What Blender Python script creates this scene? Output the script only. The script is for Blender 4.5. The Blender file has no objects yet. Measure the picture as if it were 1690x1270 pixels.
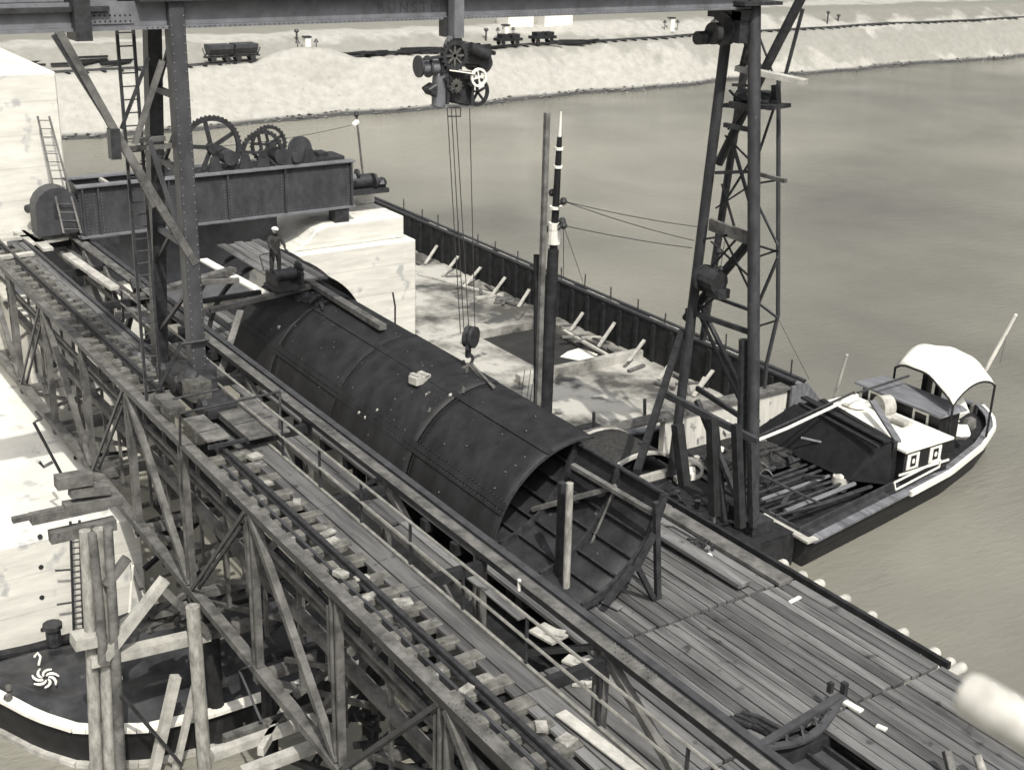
import bpy, bmesh, math, random
from mathutils import Vector, Matrix
random.seed(7)
R = math.radians
S = bpy.context.scene
COL = S.collection

# ------------------------------------------------------------------ camera
FPX, CX, CY, CAMZ = 2119.0, 845.0, 635.0, 12.0
YAW, PIT, ROL = R(145.783), R(21.067), R(1.649)
_f = Vector((math.cos(YAW)*math.cos(PIT), math.sin(YAW)*math.cos(PIT), -math.sin(PIT)))
_r0 = _f.cross(Vector((0, 0, 1))).normalized()
_u0 = _r0.cross(_f)
_r = math.cos(ROL)*_r0 + math.sin(ROL)*_u0
_u = -math.sin(ROL)*_r0 + math.cos(ROL)*_u0
CAM = Vector((0, 0, CAMZ))
cd = bpy.data.cameras.new('camera')
cam = bpy.data.objects.new('camera', cd)
COL.objects.link(cam)
rot = Matrix((_r, _u, -_f)).transposed()
cam.matrix_world = Matrix.Translation(CAM) @ rot.to_4x4()
cd.sensor_width = 36.0
cd.lens = 36.0*FPX/1690.0
cd.clip_start = 0.2
cd.clip_end = 3000
cd.dof.use_dof = True
cd.dof.focus_distance = 29.0
cd.dof.aperture_fstop = 1.8
S.camera = cam

def P(px, py, x=None, y=None, z=None):
    """point of a real world plane (x=, y= or z=) measured on the photograph"""
    d = _f + (px-CX)/FPX*_r - (py-CY)/FPX*_u
    for i, v in enumerate((x, y, z)):
        if v is not None:
            return CAM + d*((v-CAM[i])/d[i])

# ------------------------------------------------------------------ light
SUN_EL = R(54)
SUN_AZ = R(-17)     # direction towards the sun in the xy plane
w = bpy.data.worlds.new('World'); S.world = w; w.use_nodes = True
nt = w.node_tree; nt.nodes.clear()
sky = nt.nodes.new('ShaderNodeTexSky'); sky.sky_type = 'NISHITA'; sky.sun_disc = False
sky.sun_elevation = SUN_EL; sky.sun_rotation = math.pi/2 - SUN_AZ
sky.dust_density = 10.0; sky.air_density = 1.6; sky.altitude = 0
hs = nt.nodes.new('ShaderNodeHueSaturation'); hs.inputs['Saturation'].default_value = 0.14
bg = nt.nodes.new('ShaderNodeBackground'); bg.inputs['Strength'].default_value = 0.125
wo = nt.nodes.new('ShaderNodeOutputWorld')
nt.links.new(sky.outputs[0], hs.inputs['Color']); nt.links.new(hs.outputs[0], bg.inputs[0]); nt.links.new(bg.outputs[0], wo.inputs[0])
ld = bpy.data.lights.new('sun', 'SUN'); ld.energy = 4.0; ld.angle = R(0.5); ld.color = (1, .955, .85)
sun = bpy.data.objects.new('sun', ld); COL.objects.link(sun)
sd = Vector((math.cos(SUN_AZ)*math.cos(SUN_EL), math.sin(SUN_AZ)*math.cos(SUN_EL), math.sin(SUN_EL)))
sun.rotation_euler = sd.to_track_quat('Z', 'Y').to_euler()
sun.location = (0, -20, 60)
S.view_settings.view_transform = 'Standard'; S.view_settings.look = 'None'
S.view_settings.exposure = -0.1; S.view_settings.gamma = 1.0

# ------------------------------------------------------------------ materials
def mat(name, lo, hi, scale=3.0, rough=.8, stretch=(1, 1, 1), bump=.3, island=0.0, metal=0.0, tint=(1, 1, 1), detail=6, spots=None, contrast=(.35, .65), spec=.3, bscale=None):
    m = bpy.data.materials.new(name); m.use_nodes = True
    t = m.node_tree; N = t.nodes; L = t.links
    b = N['Principled BSDF']
    g = N.new('ShaderNodeNewGeometry')
    mp = N.new('ShaderNodeMapping'); mp.inputs['Scale'].default_value = stretch
    L.new(g.outputs['Position'], mp.inputs['Vector'])
    n1 = N.new('ShaderNodeTexNoise'); n1.inputs['Scale'].default_value = scale; n1.inputs['Detail'].default_value = detail; n1.inputs['Roughness'].default_value = .65
    L.new(mp.outputs[0], n1.inputs['Vector'])
    mr = N.new('ShaderNodeMapRange'); mr.inputs['From Min'].default_value = contrast[0]; mr.inputs['From Max'].default_value = contrast[1]
    L.new(n1.outputs['Fac'], mr.inputs['Value'])
    mx = N.new('ShaderNodeMix'); mx.data_type = 'RGBA'
    mx.inputs['A'].default_value = (lo*tint[0], lo*tint[1], lo*tint[2], 1); mx.inputs['B'].default_value = (hi*tint[0], hi*tint[1], hi*tint[2], 1)
    L.new(mr.outputs[0], mx.inputs['Factor'])
    col = mx.outputs['Result']
    if island:
        ir = N.new('ShaderNodeMapRange'); ir.inputs['To Min'].default_value = 1-island; ir.inputs['To Max'].default_value = 1+island
        L.new(g.outputs['Random Per Island'], ir.inputs['Value'])
        vm = N.new('ShaderNodeVectorMath'); vm.operation = 'SCALE'
        L.new(col, vm.inputs[0]); L.new(ir.outputs[0], vm.inputs['Scale']); col = vm.outputs[0]
    if spots:
        c, sc, th = spots
        n2 = N.new('ShaderNodeTexNoise'); n2.inputs['Scale'].default_value = sc; n2.inputs['Detail'].default_value = 8
        L.new(g.outputs['Position'], n2.inputs['Vector'])
        r2 = N.new('ShaderNodeMapRange'); r2.inputs['From Min'].default_value = th; r2.inputs['From Max'].default_value = th+.08
        L.new(n2.outputs['Fac'], r2.inputs['Value'])
        m2 = N.new('ShaderNodeMix'); m2.data_type = 'RGBA'; m2.inputs['B'].default_value = (c, c, c, 1)
        L.new(r2.outputs[0], m2.inputs['Factor']); L.new(col, m2.inputs['A']); col = m2.outputs['Result']
    L.new(col, b.inputs['Base Color'])
    b.inputs['Roughness'].default_value = rough; b.inputs['Metallic'].default_value = metal
    b.inputs['Specular IOR Level'].default_value = spec
    if bump:
        bp = N.new('ShaderNodeBump'); bp.inputs['Strength'].default_value = bump; bp.inputs['Distance'].default_value = .02
        src = n1
        if bscale:
            src = N.new('ShaderNodeTexNoise'); src.inputs['Scale'].default_value = bscale; src.inputs['Detail'].default_value = 4
            L.new(mp.outputs[0], src.inputs['Vector'])
        L.new(src.outputs['Fac'], bp.inputs['Height']); L.new(bp.outputs[0], b.inputs['Normal'])
    return m

W1 = (1.0, .98, .91); CL = (.95, .97, 1.07)
M = {}
M['timber'] = mat('weathered timber', .055, .16, 2.2, .85, (1, 1, 1), .5, .35, tint=(1, .98, .95), spots=(.07, 5, .66), bscale=25)
M['timber_x'] = mat('weathered deck plank', .055, .17, 1.3, .85, (.25, 2.5, 1), .5, .34, tint=(.98, .98, 1.0), spots=(.04, 2.2, .63), bscale=14)
M['timber_l'] = mat('pale new timber', .28, .48, 2.5, .8, (1, 1, 1), .4, .2, tint=W1, spots=(.18, 6, .68), bscale=25)
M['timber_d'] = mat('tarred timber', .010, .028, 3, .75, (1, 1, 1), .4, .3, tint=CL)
M['bark'] = mat('barked pine log', .16, .36, 7, .9, (1, 1, .35), .8, .15, tint=W1)
M['steel'] = mat('painted steel plate', .036, .068, 2.5, .55, (1, 1, .6), .15, .06, tint=CL, spots=(.05, 9, .66), spec=.4)
M['steel_l'] = mat('light painted steel', .13, .20, 2.0, .5, (1, 1, 1), .12, .05, tint=CL, spots=(.1, 7, .66), spec=.4)
M['steel_d'] = mat('dark painted steel', .025, .055, 2.5, .5, (1, 1, .6), .2, .06, tint=CL, spots=(.11, 7, .68), spec=.4)
M['iron'] = mat('dark iron', .016, .045, 6, .5, (1, 1, 1), .4, .1, tint=CL, spec=.5)
M['iron_m'] = mat('worn cast iron', .05, .12, 7, .5, (1, 1, 1), .6, .15, tint=W1, spec=.5)
M['pipe'] = mat('rusted plate of the tube', .011, .028, 1.2, .62, (1.6, 1.6, .4), .25, 0, tint=CL, spots=(.045, 4.5, .68), detail=12, spec=.35, bscale=12)
M['concrete'] = mat('pale concrete', .56, .72, 1.2, .9, (.5, .5, 3), .3, 0, tint=W1, spots=(.42, 1.4, .61))
t_ = M['concrete'].node_tree; N_ = t_.nodes; L_ = t_.links; b_ = N_['Principled BSDF']; old_ = b_.inputs['Base Color'].links[0].from_socket
g_ = N_.new('ShaderNodeNewGeometry'); x_ = N_.new('ShaderNodeSeparateXYZ'); L_.new(g_.outputs['Position'], x_.inputs[0])
m1_ = N_.new('ShaderNodeMath'); m1_.operation = 'MULTIPLY'; m1_.inputs[1].default_value = 1/1.15; L_.new(x_.outputs['Z'], m1_.inputs[0])
m2_ = N_.new('ShaderNodeMath'); m2_.operation = 'FRACT'; L_.new(m1_.outputs[0], m2_.inputs[0])
m3_ = N_.new('ShaderNodeMath'); m3_.operation = 'LESS_THAN'; m3_.inputs[1].default_value = .035; L_.new(m2_.outputs[0], m3_.inputs[0])
m4_ = N_.new('ShaderNodeMath'); m4_.operation = 'MULTIPLY'; m4_.inputs[1].default_value = .22; L_.new(m3_.outputs[0], m4_.inputs[0])
mx_ = N_.new('ShaderNodeMix'); mx_.data_type = 'RGBA'; mx_.inputs['B'].default_value = (.25, .24, .22, 1); L_.new(m4_.outputs[0], mx_.inputs['Factor']); L_.new(old_, mx_.inputs['A']); L_.new(mx_.outputs['Result'], b_.inputs['Base Color'])
M['floor'] = mat('muddy concrete floor', .07, .42, .28, .8, (1, 1, 1), .3, 0, tint=W1, spots=(.07, .7, .58), contrast=(.40, .60))
M['white'] = mat('white paint', .72, .86, 3, .6, bump=.1, tint=W1)
M['cloth'] = mat('white canvas', .70, .82, 2, .95, bump=.4, tint=W1)
M['black'] = mat('black boat paint', .010, .02, 3, .5, (1, 1, 1), .2, 0, tint=CL, spec=.35)
M['grey'] = mat('grey boards', .10, .2, 2, .7, (.4, 3, 1), .3, .25, tint=CL)
M['rope'] = mat('steel rope', .03, .06, 9, .6, bump=0)
M['skin'] = mat('skin', .30, .36, 6, .6, bump=.1, tint=(1, .95, .9))
M['clothes'] = mat('dark work clothes', .022, .05, 8, .95, bump=.5)
M['stone'] = mat('pale rubble', .3, .6, 2, .9, tint=W1, bump=.6)

# ------------------------------------------------------------------ mesh builder
class MB:
    def __init__(s): s.v = []; s.f = []; s.p = []
    def add(s, vs, fs):
        s.p.append((len(s.v), len(s.f)))
        o = len(s.v); s.v += [Vector(p) for p in vs]; s.f += [tuple(i+o for i in q) for q in fs]; return s
    def beam(s, a, b, w, h=None, up=(0, 0, 1), tw=0.0):
        """square timber from a to b; w across, h along 'up'"""
        h = w if h is None else h
        a = Vector(a); b = Vector(b); d = (b-a)
        if d.length < 1e-6: return s
        d.normalize(); up = Vector(up)
        if abs(d.dot(up)) > .98: up = Vector((1, 0, 0))
        sdv = d.cross(up).normalized(); u = sdv.cross(d)
        if tw:
            q = Matrix.Rotation(tw, 3, d); sdv = q @ sdv; u = q @ u
        vs = []
        for c in (a, b):
            for i, j in ((-1, -1), (1, -1), (1, 1), (-1, 1)): vs.append(c + sdv*i*w/2 + u*j*h/2)
        return s.add(vs, [(0, 3, 2, 1), (4, 5, 6, 7), (0, 1, 5, 4), (1, 2, 6, 5), (2, 3, 7, 6), (3, 0, 4, 7)])
    def box(s, c, d, rz=0):
        x, y, z = d[0]/2, d[1]/2, d[2]/2; c = Vector(c); q = Matrix.Rotation(rz, 3, 'Z')
        vs = [c + q @ Vector((i*x, j*y, k*z)) for k in (-1, 1) for i, j in ((-1, -1), (1, -1), (1, 1), (-1, 1))]
        return s.add(vs, [(0, 3, 2, 1), (4, 5, 6, 7), (0, 1, 5, 4), (1, 2, 6, 5), (2, 3, 7, 6), (3, 0, 4, 7)])
    def bb(s, x0, x1, y0, y1, z0, z1): return s.box(((x0+x1)/2, (y0+y1)/2, (z0+z1)/2), (abs(x1-x0), abs(y1-y0), abs(z1-z0)))
    def tube(s, pts, r, n=8, caps=True, r2=None):
        pts = [Vector(p) for p in pts]; k = len(pts); vs = []; fs = []
        prev = None
        for i, p in enumerate(pts):
            d = (pts[min(i+1, k-1)] - pts[max(i-1, 0)]).normalized()
            if prev is None:
                up = Vector((0, 0, 1)) if abs(d.z) < .9 else Vector((1, 0, 0))
                a = d.cross(up).normalized()
            else: a = (prev - d*prev.dot(d)).normalized()
            prev = a; b = d.cross(a)
            rr = r if r2 is None else r + (r2-r)*i/(k-1)
            if isinstance(r, (list, tuple)): rr = r[i]
            for j in range(n):
                t = 2*math.pi*j/n; vs.append(p + a*math.cos(t)*rr + b*math.sin(t)*rr)
        for i in range(k-1):
            for j in range(n): fs.append((i*n+j, i*n+(j+1) % n, (i+1)*n+(j+1) % n, (i+1)*n+j))
        if caps: fs += [tuple(range(n))[::-1], tuple((k-1)*n+j for j in range(n))]
        return s.add(vs, fs)
    def ring(s, c, ax, r, t, wd, n=32, teeth=0):
        """flat rim (wheel) radius r, radial thickness t, width wd about axis ax"""
        c = Vector(c); ax = Vector(ax).normalized(); a = ax.orthogonal().normalized(); b = ax.cross(a); vs = []; fs = []
        for i in range(n):
            th = 2*math.pi*i/n; dr = 0
            if teeth: dr = .045 if i % 2 else -.02
            e = a*math.cos(th)+b*math.sin(th)
            for rr in (r+dr, r-t):
                for k in (-1, 1): vs.append(c+e*rr+ax*k*wd/2)
        for i in range(n):
            j = (i+1) % n; p = 4*i; q = 4*j
            fs += [(p, p+1, q+1, q), (p+2, q+2, q+3, p+3), (p, q, q+2, p+2), (p+1, p+3, q+3, q+1)]
        return s.add(vs, fs)
    def prism(s, poly, d):
        """extrude polygon (list of 3D points) by vector d"""
        poly = [Vector(p) for p in poly]; n = len(poly); d = Vector(d)
        vs = poly + [p+d for p in poly]
        fs = [tuple(range(n))[::-1], tuple(range(n, 2*n))] + [(i, (i+1) % n, n+(i+1) % n, n+i) for i in range(n)]
        return s.add(vs, fs)
    def ball(s, c, r, n=8, sq=(1, 1, 1), jit=0):
        c = Vector(c); vs = [c+Vector((0, 0, -r*sq[2]))]; fs = []; m = n//2
        for i in range(1, m):
            ph = -math.pi/2+math.pi*i/m
            for j in range(n):
                t = 2*math.pi*j/n; k = 1+random.uniform(-jit, jit)
                vs.append(c+Vector((math.cos(ph)*math.cos(t)*sq[0], math.cos(ph)*math.sin(t)*sq[1], math.sin(ph)*sq[2]))*r*k)
        vs.append(c+Vector((0, 0, r*sq[2]))); top = len(vs)-1
        for j in range(n): fs.append((0, 1+(j+1) % n, 1+j)); fs.append((top, 1+(m-2)*n+j, 1+(m-2)*n+(j+1) % n))
        for i in range(m-2):
            for j in range(n): fs.append((1+i*n+j, 1+i*n+(j+1) % n, 1+(i+1)*n+(j+1) % n, 1+(i+1)*n+j))
        return s.add(vs, fs)
    def grid(s, fn, nu, nv, flip=False):
        vs = [fn(i/(nu-1), j/(nv-1)) for i in range(nu) for j in range(nv)]
        fs = [(i*nv+j, (i+1)*nv+j, (i+1)*nv+j+1, i*nv+j+1) for i in range(nu-1) for j in range(nv-1)]
        if flip: fs = [q[::-1] for q in fs]
        return s.add(vs, fs)
    def build(s, name, m, parent=None, origin=None, smooth=False, bevel=0, solid=0, auto=None):
        if not s.v: return None
        if parent is not None: o = Vector(parent['_o']) if '_o' in parent else Vector((0, 0, 0))
        elif origin is not None: o = Vector(origin)
        else:
            xs = [p.x for p in s.v]; ys = [p.y for p in s.v]; zs = [p.z for p in s.v]
            o = Vector(((min(xs)+max(xs))/2, (min(ys)+max(ys))/2, min(zs)))
        me = bpy.data.meshes.new(name); me.from_pydata([tuple(p-o) for p in s.v], [], s.f); me.update()
        bmm = bmesh.new(); bmm.from_mesh(me); bmesh.ops.recalc_face_normals(bmm, faces=bmm.faces); bmm.to_mesh(me); bmm.free()
        me.materials.append(M[m] if isinstance(m, str) else m)
        if smooth:
            for p in me.polygons: p.use_smooth = True
            me.set_sharp_from_angle(angle=R(38))
        ob = bpy.data.objects.new(name, me); COL.objects.link(ob)
        if parent is not None: ob.parent = parent
        else: ob.location = o
        ob['_o'] = tuple(o)
        if solid:
            md = ob.modifiers.new('solid', 'SOLIDIFY'); md.thickness = solid; md.offset = 0
        if bevel:
            md = ob.modifiers.new('bevel', 'BEVEL'); md.width = bevel; md.segments = 1; md.limit_method = 'ANGLE'
        return ob

def each(b, name, m, parent, per=1, **k):
    """one object for every 'per' added pieces"""
    st = b.p[::per]+[(len(b.v), len(b.f))]
    for (v0, f0), (v1, f1) in zip(st, st[1:]):
        c = MB(); c.v = b.v[v0:v1]; c.f = [tuple(i-v0 for i in q) for q in b.f[f0:f1]]; c.build(name, m, parent, **k)

def tag(o, label=None, cat=None, group=None, kind=None):
    if label: o['label'] = label
    if cat: o['category'] = cat
    if group: o['group'] = group
    if kind: o['kind'] = kind
    return o
def thing(name, label, cat, loc, group=None):
    o = bpy.data.objects.new(name, None); COL.objects.link(o); o.location = loc; o['_o'] = tuple(Vector(loc)); o.empty_display_size = .3
    return tag(o, label, cat, group)
def dup(root, off, label=None, rz=0):
    r = root.copy(); COL.objects.link(r); r.location = root.location + Vector(off); r.rotation_euler.z += rz
    if label: r['label'] = label
    for ch in list(root.children):
        c = ch.copy(); COL.objects.link(c); c.parent = r
        for g in list(ch.children):
            e = g.copy(); COL.objects.link(e); e.parent = c
    return r
def V(*a): return Vector(a)
rnd = random.uniform

ZD, ZW = -2.76, -8.4
# ================================================================== SETTING
def shore(y): return -112.0 + 2.2*math.sin(y*.028+.6) + .5*math.sin(y*.21) + .25*math.sin(y*.63+1) + (-.02*(y-60))
prof = [(700, -12), (60, -12), (4, -12), (.6, -9.2), (0, -8.36), (-.5, -7.9), (-4.3, -3.95), (-5.0, -3.75), (-8.0, -3.70), (-10.6, -2.3), (-12, -2.1), (-22, -2.0), (-26, -1.2), (-45, -1.0), (-80, -.6), (-180, 2), (-1600, 6)]
def gz(x, y):
    d = x-shore(y)
    for (a, za), (c, zc) in zip(prof, prof[1:]):
        if c <= d <= a: return zc+(za-zc)*(d-c)/(a-c)
    return -2
def hit(px, py):
    """where the ground of the far bank is seen at this place"""
    d = _f + (px-CX)/FPX*_r - (py-CY)/FPX*_u; t = 90.0
    while t < 400:
        q = CAM+d*t
        if q.x < -100 and q.z < gz(q.x, q.y): return q
        t += .1
    return q
ys = [-900, -500, -260, -120] + [-60+i*2.5 for i in range(0, 116)] + [260, 320, 420, 600, 900, 1500]
g = MB(); nv = len(prof)
for y in ys:
    for k, (dx, z) in enumerate(prof):
        j = 0
        if -45 <= dx <= -1 and -60 <= y <= 230: j = rnd(-.05, .05)
        g.v.append(V(shore(y)*(1 if dx < 50 else 1) + dx + (rnd(-.15, .15) if -10 < dx < 0 else 0), y, z+j))
for i in range(len(ys)-1):
    for k in range(nv-1): g.f.append((i*nv+k, i*nv+k+1, (i+1)*nv+k+1, (i+1)*nv+k))
gm = mat('bank ground', .30, .41, 1.3, .95, (1, .8, 1), .2, 0, tint=W1, spots=(.26, 2.4, .64), contrast=(.3, .7))
# grass on the level ground behind the bank: colour by distance from the shore (a real cover of plants)
t = gm.node_tree; N = t.nodes; L = t.links; b = N['Principled BSDF']; old = b.inputs['Base Color'].links[0].from_socket
gg = N.new('ShaderNodeNewGeometry'); sx = N.new('ShaderNodeSeparateXYZ'); L.new(gg.outputs['Position'], sx.inputs[0])
nn = N.new('ShaderNodeTexNoise'); nn.inputs['Scale'].default_value = .3; nn.inputs['Detail'].default_value = 8; L.new(gg.outputs['Position'], nn.inputs['Vector'])
ad = N.new('ShaderNodeMath'); ad.operation = 'MULTIPLY_ADD'; ad.inputs[1].default_value = 9.0; L.new(nn.outputs['Fac'], ad.inputs[0]); L.new(sx.outputs['X'], ad.inputs[2])
rp = N.new('ShaderNodeValToRGB'); mrr = N.new('ShaderNodeMapRange'); mrr.inputs['From Min'].default_value = -165; mrr.inputs['From Max'].default_value = -105
L.new(ad.outputs[0], mrr.inputs['Value']); L.new(mrr.outputs[0], rp.inputs[0])
def xr(x): return (x+4.5+165)/60.0
e = rp.color_ramp.elements; e[0].position = 0; e[0].color = (.9,)*3+(1,); e[1].position = 1; e[1].color = (0, 0, 0, 1)
for x, c in ((-140, .85), (-138, .1), (-133.5, .05), (-132, .75), (-125.5, .7), (-124, .0), (-121.5, .0), (-120.2, .5), (-116.5, .4), (-115.6, 0)):
    q = e.new(xr(x)); q.color = (c, c, c, 1)
mg = N.new('ShaderNodeMix'); mg.data_type = 'RGBA'; mg.inputs['B'].default_value = (.14, .14, .12, 1)
L.new(rp.outputs[0], mg.inputs['Factor']); L.new(old, mg.inputs['A'])
sz = N.new('ShaderNodeMapRange'); sz.inputs['From Min'].default_value = -8.15; sz.inputs['From Max'].default_value = -7.9; L.new(sx.outputs['Z'], sz.inputs['Value'])
mw = N.new('ShaderNodeMix'); mw.data_type = 'RGBA'; mw.inputs['A'].default_value = (.06, .06, .06, 1); L.new(sz.outputs[0], mw.inputs['Factor']); L.new(mg.outputs['Result'], mw.inputs['B'])
L.new(mw.outputs['Result'], b.inputs['Base Color'])
tag(g.build('ground', gm, origin=(0, 0, 0), smooth=True), kind='structure')

wm = bpy.data.materials.new('canal water'); wm.use_nodes = True
t = wm.node_tree; N = t.nodes; L = t.links; b = N['Principled BSDF']
b.inputs['Base Color'].default_value = (.24, .235, .205, 1); b.inputs['Roughness'].default_value = .08; b.inputs['IOR'].default_value = 1.33
gg = N.new('ShaderNodeNewGeometry'); mp = N.new('ShaderNodeMapping'); mp.inputs['Rotation'].default_value = (0, 0, R(-35)); mp.inputs['Scale'].default_value = (1.6, .55, 1)
L.new(gg.outputs['Position'], mp.inputs['Vector'])
n1 = N.new('ShaderNodeTexNoise'); n1.inputs['Scale'].default_value = 2.2; n1.inputs['Detail'].default_value = 6; n1.inputs['Roughness'].default_value = .6; L.new(mp.outputs[0], n1.inputs['Vector'])
n2 = N.new('ShaderNodeTexNoise'); n2.inputs['Scale'].default_value = .05; n2.inputs['Detail'].default_value = 3; L.new(gg.outputs['Position'], n2.inputs['Vector'])
mr = N.new('ShaderNodeMapRange'); mr.inputs['From Min'].default_value = .35; mr.inputs['From Max'].default_value = .65; mr.inputs['To Min'].default_value = .12; mr.inputs['To Max'].default_value = .6
L.new(n2.outputs['Fac'], mr.inputs['Value'])
bp = N.new('ShaderNodeBump'); bp.inputs['Distance'].default_value = .22; L.new(mr.outputs[0], bp.inputs['Strength']); L.new(n1.outputs['Fac'], bp.inputs['Height']); L.new(bp.outputs[0], b.inputs['Normal'])
ns = N.new('ShaderNodeTexNoise'); ns.inputs['Scale'].default_value = .03; ns.inputs['Detail'].default_value = 5; L.new(gg.outputs['Position'], ns.inputs['Vector'])
mc = N.new('ShaderNodeMix'); mc.data_type = 'RGBA'; mc.inputs['A'].default_value = (.13, .127, .113, 1); mc.inputs['B'].default_value = (.26, .253, .215, 1)
mq = N.new('ShaderNodeMapRange'); mq.inputs['From Min'].default_value = .35; mq.inputs['From Max'].default_value = .65; L.new(ns.outputs['Fac'], mq.inputs['Value']); L.new(mq.outputs[0], mc.inputs['Factor']); L.new(mc.outputs['Result'], b.inputs['Base Color'])
g = MB(); g.add([(-118, -900, ZW), (700, -900, ZW), (700, 1500, ZW), (-160, 1500, ZW)], [(0, 1, 2, 3)])
tag(g.build('canal_water', wm, origin=(0, 0, ZW)), kind='structure')

# ---------------------------------------------------------------- far bank
def onbank(px, py): return hit(px, py)
tr = thing('narrow_gauge_track', 'narrow gauge track running along the crest of the far bank', 'track', (-124, 60, -3.75))
for k, dx in enumerate((-6.35, -5.45)):
    m_ = MB(); m_.tube([V(shore(y)+dx, y, -3.58) for y in range(-30, 190, 6)], .06, 4); m_.build('rail', 'iron', tr)
TX = -5.9
for i in range(98):
    y = 20+i*1.55; m_ = MB(); m_.box((shore(y)+TX, y, -3.68), (1.7, .24, .12)); m_.build('sleeper', 'timber_d', tr)
def tip_wagon(px, py, label):
    p = onbank(px, py); c = V(shore(p.y)+TX, p.y, -3.52)
    T = thing('tip_wagon', label, 'wagon', c, 'tip wagons on the far bank')
    b = MB(); 
    prof2 = [(-.85, 1.55), (-.85, 1.2), (-.35, .62), (.35, .62), (.85, 1.2), (.85, 1.55)]
    b.prism([c+V(x, -1.1, z) for x, z in prof2], (0, 2.2, 0)); b.build('tub', 'steel', T)
    b = MB(); b.bb(c.x-.35, c.x+.35, c.y-1.45, c.y+1.45, c.z+.38, c.z+.52)
    for s in (-1, 1): b.beam(c+V(0, s*1.35, .5), c+V(.6, s*1.35, 1.2), .08); b.beam(c+V(0, s*1.35, .5), c+V(-.6, s*1.35, 1.2), .08)
    b.build('underframe', 'iron', T)
    for sx_ in (-.45, .45):
        for sy_ in (-.7, .7): q = MB(); q.ring(c+V(sx_, sy_, .25), (1, 0, 0), .27, .26, .08, 12); q.build('wheel', 'iron', T)
tip_wagon(345, 96, 'left tip wagon standing behind the crane leg on the far bank')
tip_wagon(386, 94, 'right tip wagon on the far bank, nearest the loose rubble heap')
def flat_truck(px, py, label):
    p = onbank(px, py); c = V(shore(p.y)+TX, p.y, -3.52)
    T = thing('flat_truck', label, 'wagon', c, 'flat trucks on the far bank')
    b = MB(); b.bb(c.x-.6, c.x+.6, c.y-1.5, c.y+1.5, c.z+.45, c.z+.75); b.build('bed', 'timber_d', T)
    for k in range(2):
        b = MB(); b.bb(c.x-.5, c.x+.5, c.y-1.1+k*1.3, c.y-.1+k*1.3, c.z+.76, c.z+1.15); b.build('crate', 'timber_d', T)
    for sx_ in (-.45, .45):
        for sy_ in (-.9, .9): q = MB(); q.ring(c+V(sx_, sy_, .25), (1, 0, 0), .27, .26, .08, 12); q.build('wheel', 'iron', T)
flat_truck(826, 75, 'small dark truck on the far bank just right of the crane hoist')
flat_truck(886, 72, 'longer dark truck on the far bank right of the small one')
def pillar(px, py, label):
    p = hit(px, py); T = thing('mooring_pillar', label, 'pillar', p, 'white mooring pillars along the far bank')
    b = MB(); b.bb(p.x-.3, p.x+.3, p.y-.3, p.y+.3, p.z, p.z+1.5); b.build('shaft', 'white', T)
    b = MB(); b.bb(p.x-.36, p.x+.36, p.y-.38, p.y+.38, p.z+1.5, p.z+1.65); b.build('cap', 'iron', T)
    for s in (-1, 1):
        b = MB(); b.tube([p+V(0, s*1.0, 1.0), p+V(0, s*1.0, 1.35)], .26, 8, r2=.08); b.tube([p+V(0, s*1, .2), p+V(0, s*1, 1.0)], .05, 6); b.build('bollard', 'iron', T)
pillar(507, 88, 'white mooring pillar on the far bank left of the hoist'); pillar(834, 66, 'white mooring pillar behind the small dark truck'); pillar(1107, 52, 'white mooring pillar just left of the outer crane tower')
for px, py, wd, ht, lab in ((850, 40, 3.4, 1.4, 'white low wall block on the far bank left of its twin'), (912, 38, 3.9, 1.5, 'wider white low wall block on the far bank right of its twin')):
    p = hit(px, py); b = MB(); b.bb(p.x-1.2, p.x+1.2, p.y-wd/2, p.y+wd/2, p.z-.3, p.z+ht); b.bb(p.x-1.35, p.x+1.35, p.y-wd/2-.12, p.y+wd/2+.12, p.z+ht, p.z+ht+.12)
    tag(b.build('wall_block', 'white'), lab, 'wall', 'white wall blocks on the far bank')
# timber stacks lying on the crest
lab_ = ['long stack of dark sleepers on the crest right of the rubble heap', 'short stack of dark sleepers on the crest below the long stack', 'stack of dark sleepers on the crest left of the hoist', 'scattered dark planks at the crest edge left of the hoist',
        'dark planks lying on the crest left of the outer tower', 'dark plank pile on the crest at the left edge']
for k, (px, py, n, ln) in enumerate(((640, 92, 16, 3.2), (560, 100, 7, 2.2), (760, 84, 14, 3.4), (700, 98, 6, 2.4), (965, 76, 12, 3.0), (140, 110, 8, 3))):
    p = onbank(px, py); p.x = min(p.x, shore(p.y)-4.9); b = MB()
    for i in range(n):
        q = p+V(rnd(-1.0, .3), rnd(-5, 5), .08+rnd(0, .3)); q.z = gz(q.x, q.y)+.1+rnd(0, .3); a = rnd(-.5, .5)
        b.beam(q-V(math.sin(a), math.cos(a), 0)*ln/2, q+V(math.sin(a), math.cos(a), 0)*ln/2, .28, .18)
    tag(b.build('timber_stack', 'timber_d'), lab_[k], 'timber stack', 'timber stacks on the far bank')
p = onbank(505, 100); b = MB()
b.grid(lambda u, v: V(p.x+(u-.5)*5, p.y+(v-.5)*11, 0)+V(0, 0, gz(p.x+(u-.5)*5, 0+p.y+(v-.5)*11)-.05+1.25*max(0, 1-((2*u-1)**2+(2*v-1)**2))+rnd(-.07, .07)), 16, 26)
tag(b.build('rubble_heap', gm, smooth=True), 'low pale mound of spoil on the crest of the far bank below a white pillar', 'spoil heap')
b = MB()
for k in range(900):
    y = rnd(18, 165); x = shore(y)+rnd(-.5, .35); b.ball(V(x, y, gz(x, y)+.02), rnd(.06, .18), 5, (1, 1.6, .6), .3)
tag(b.build('shore_stones', mat('wet stone', .05, .22, 2, .8, island=.4), origin=(-112, 60, ZW)), kind='stuff')
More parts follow.
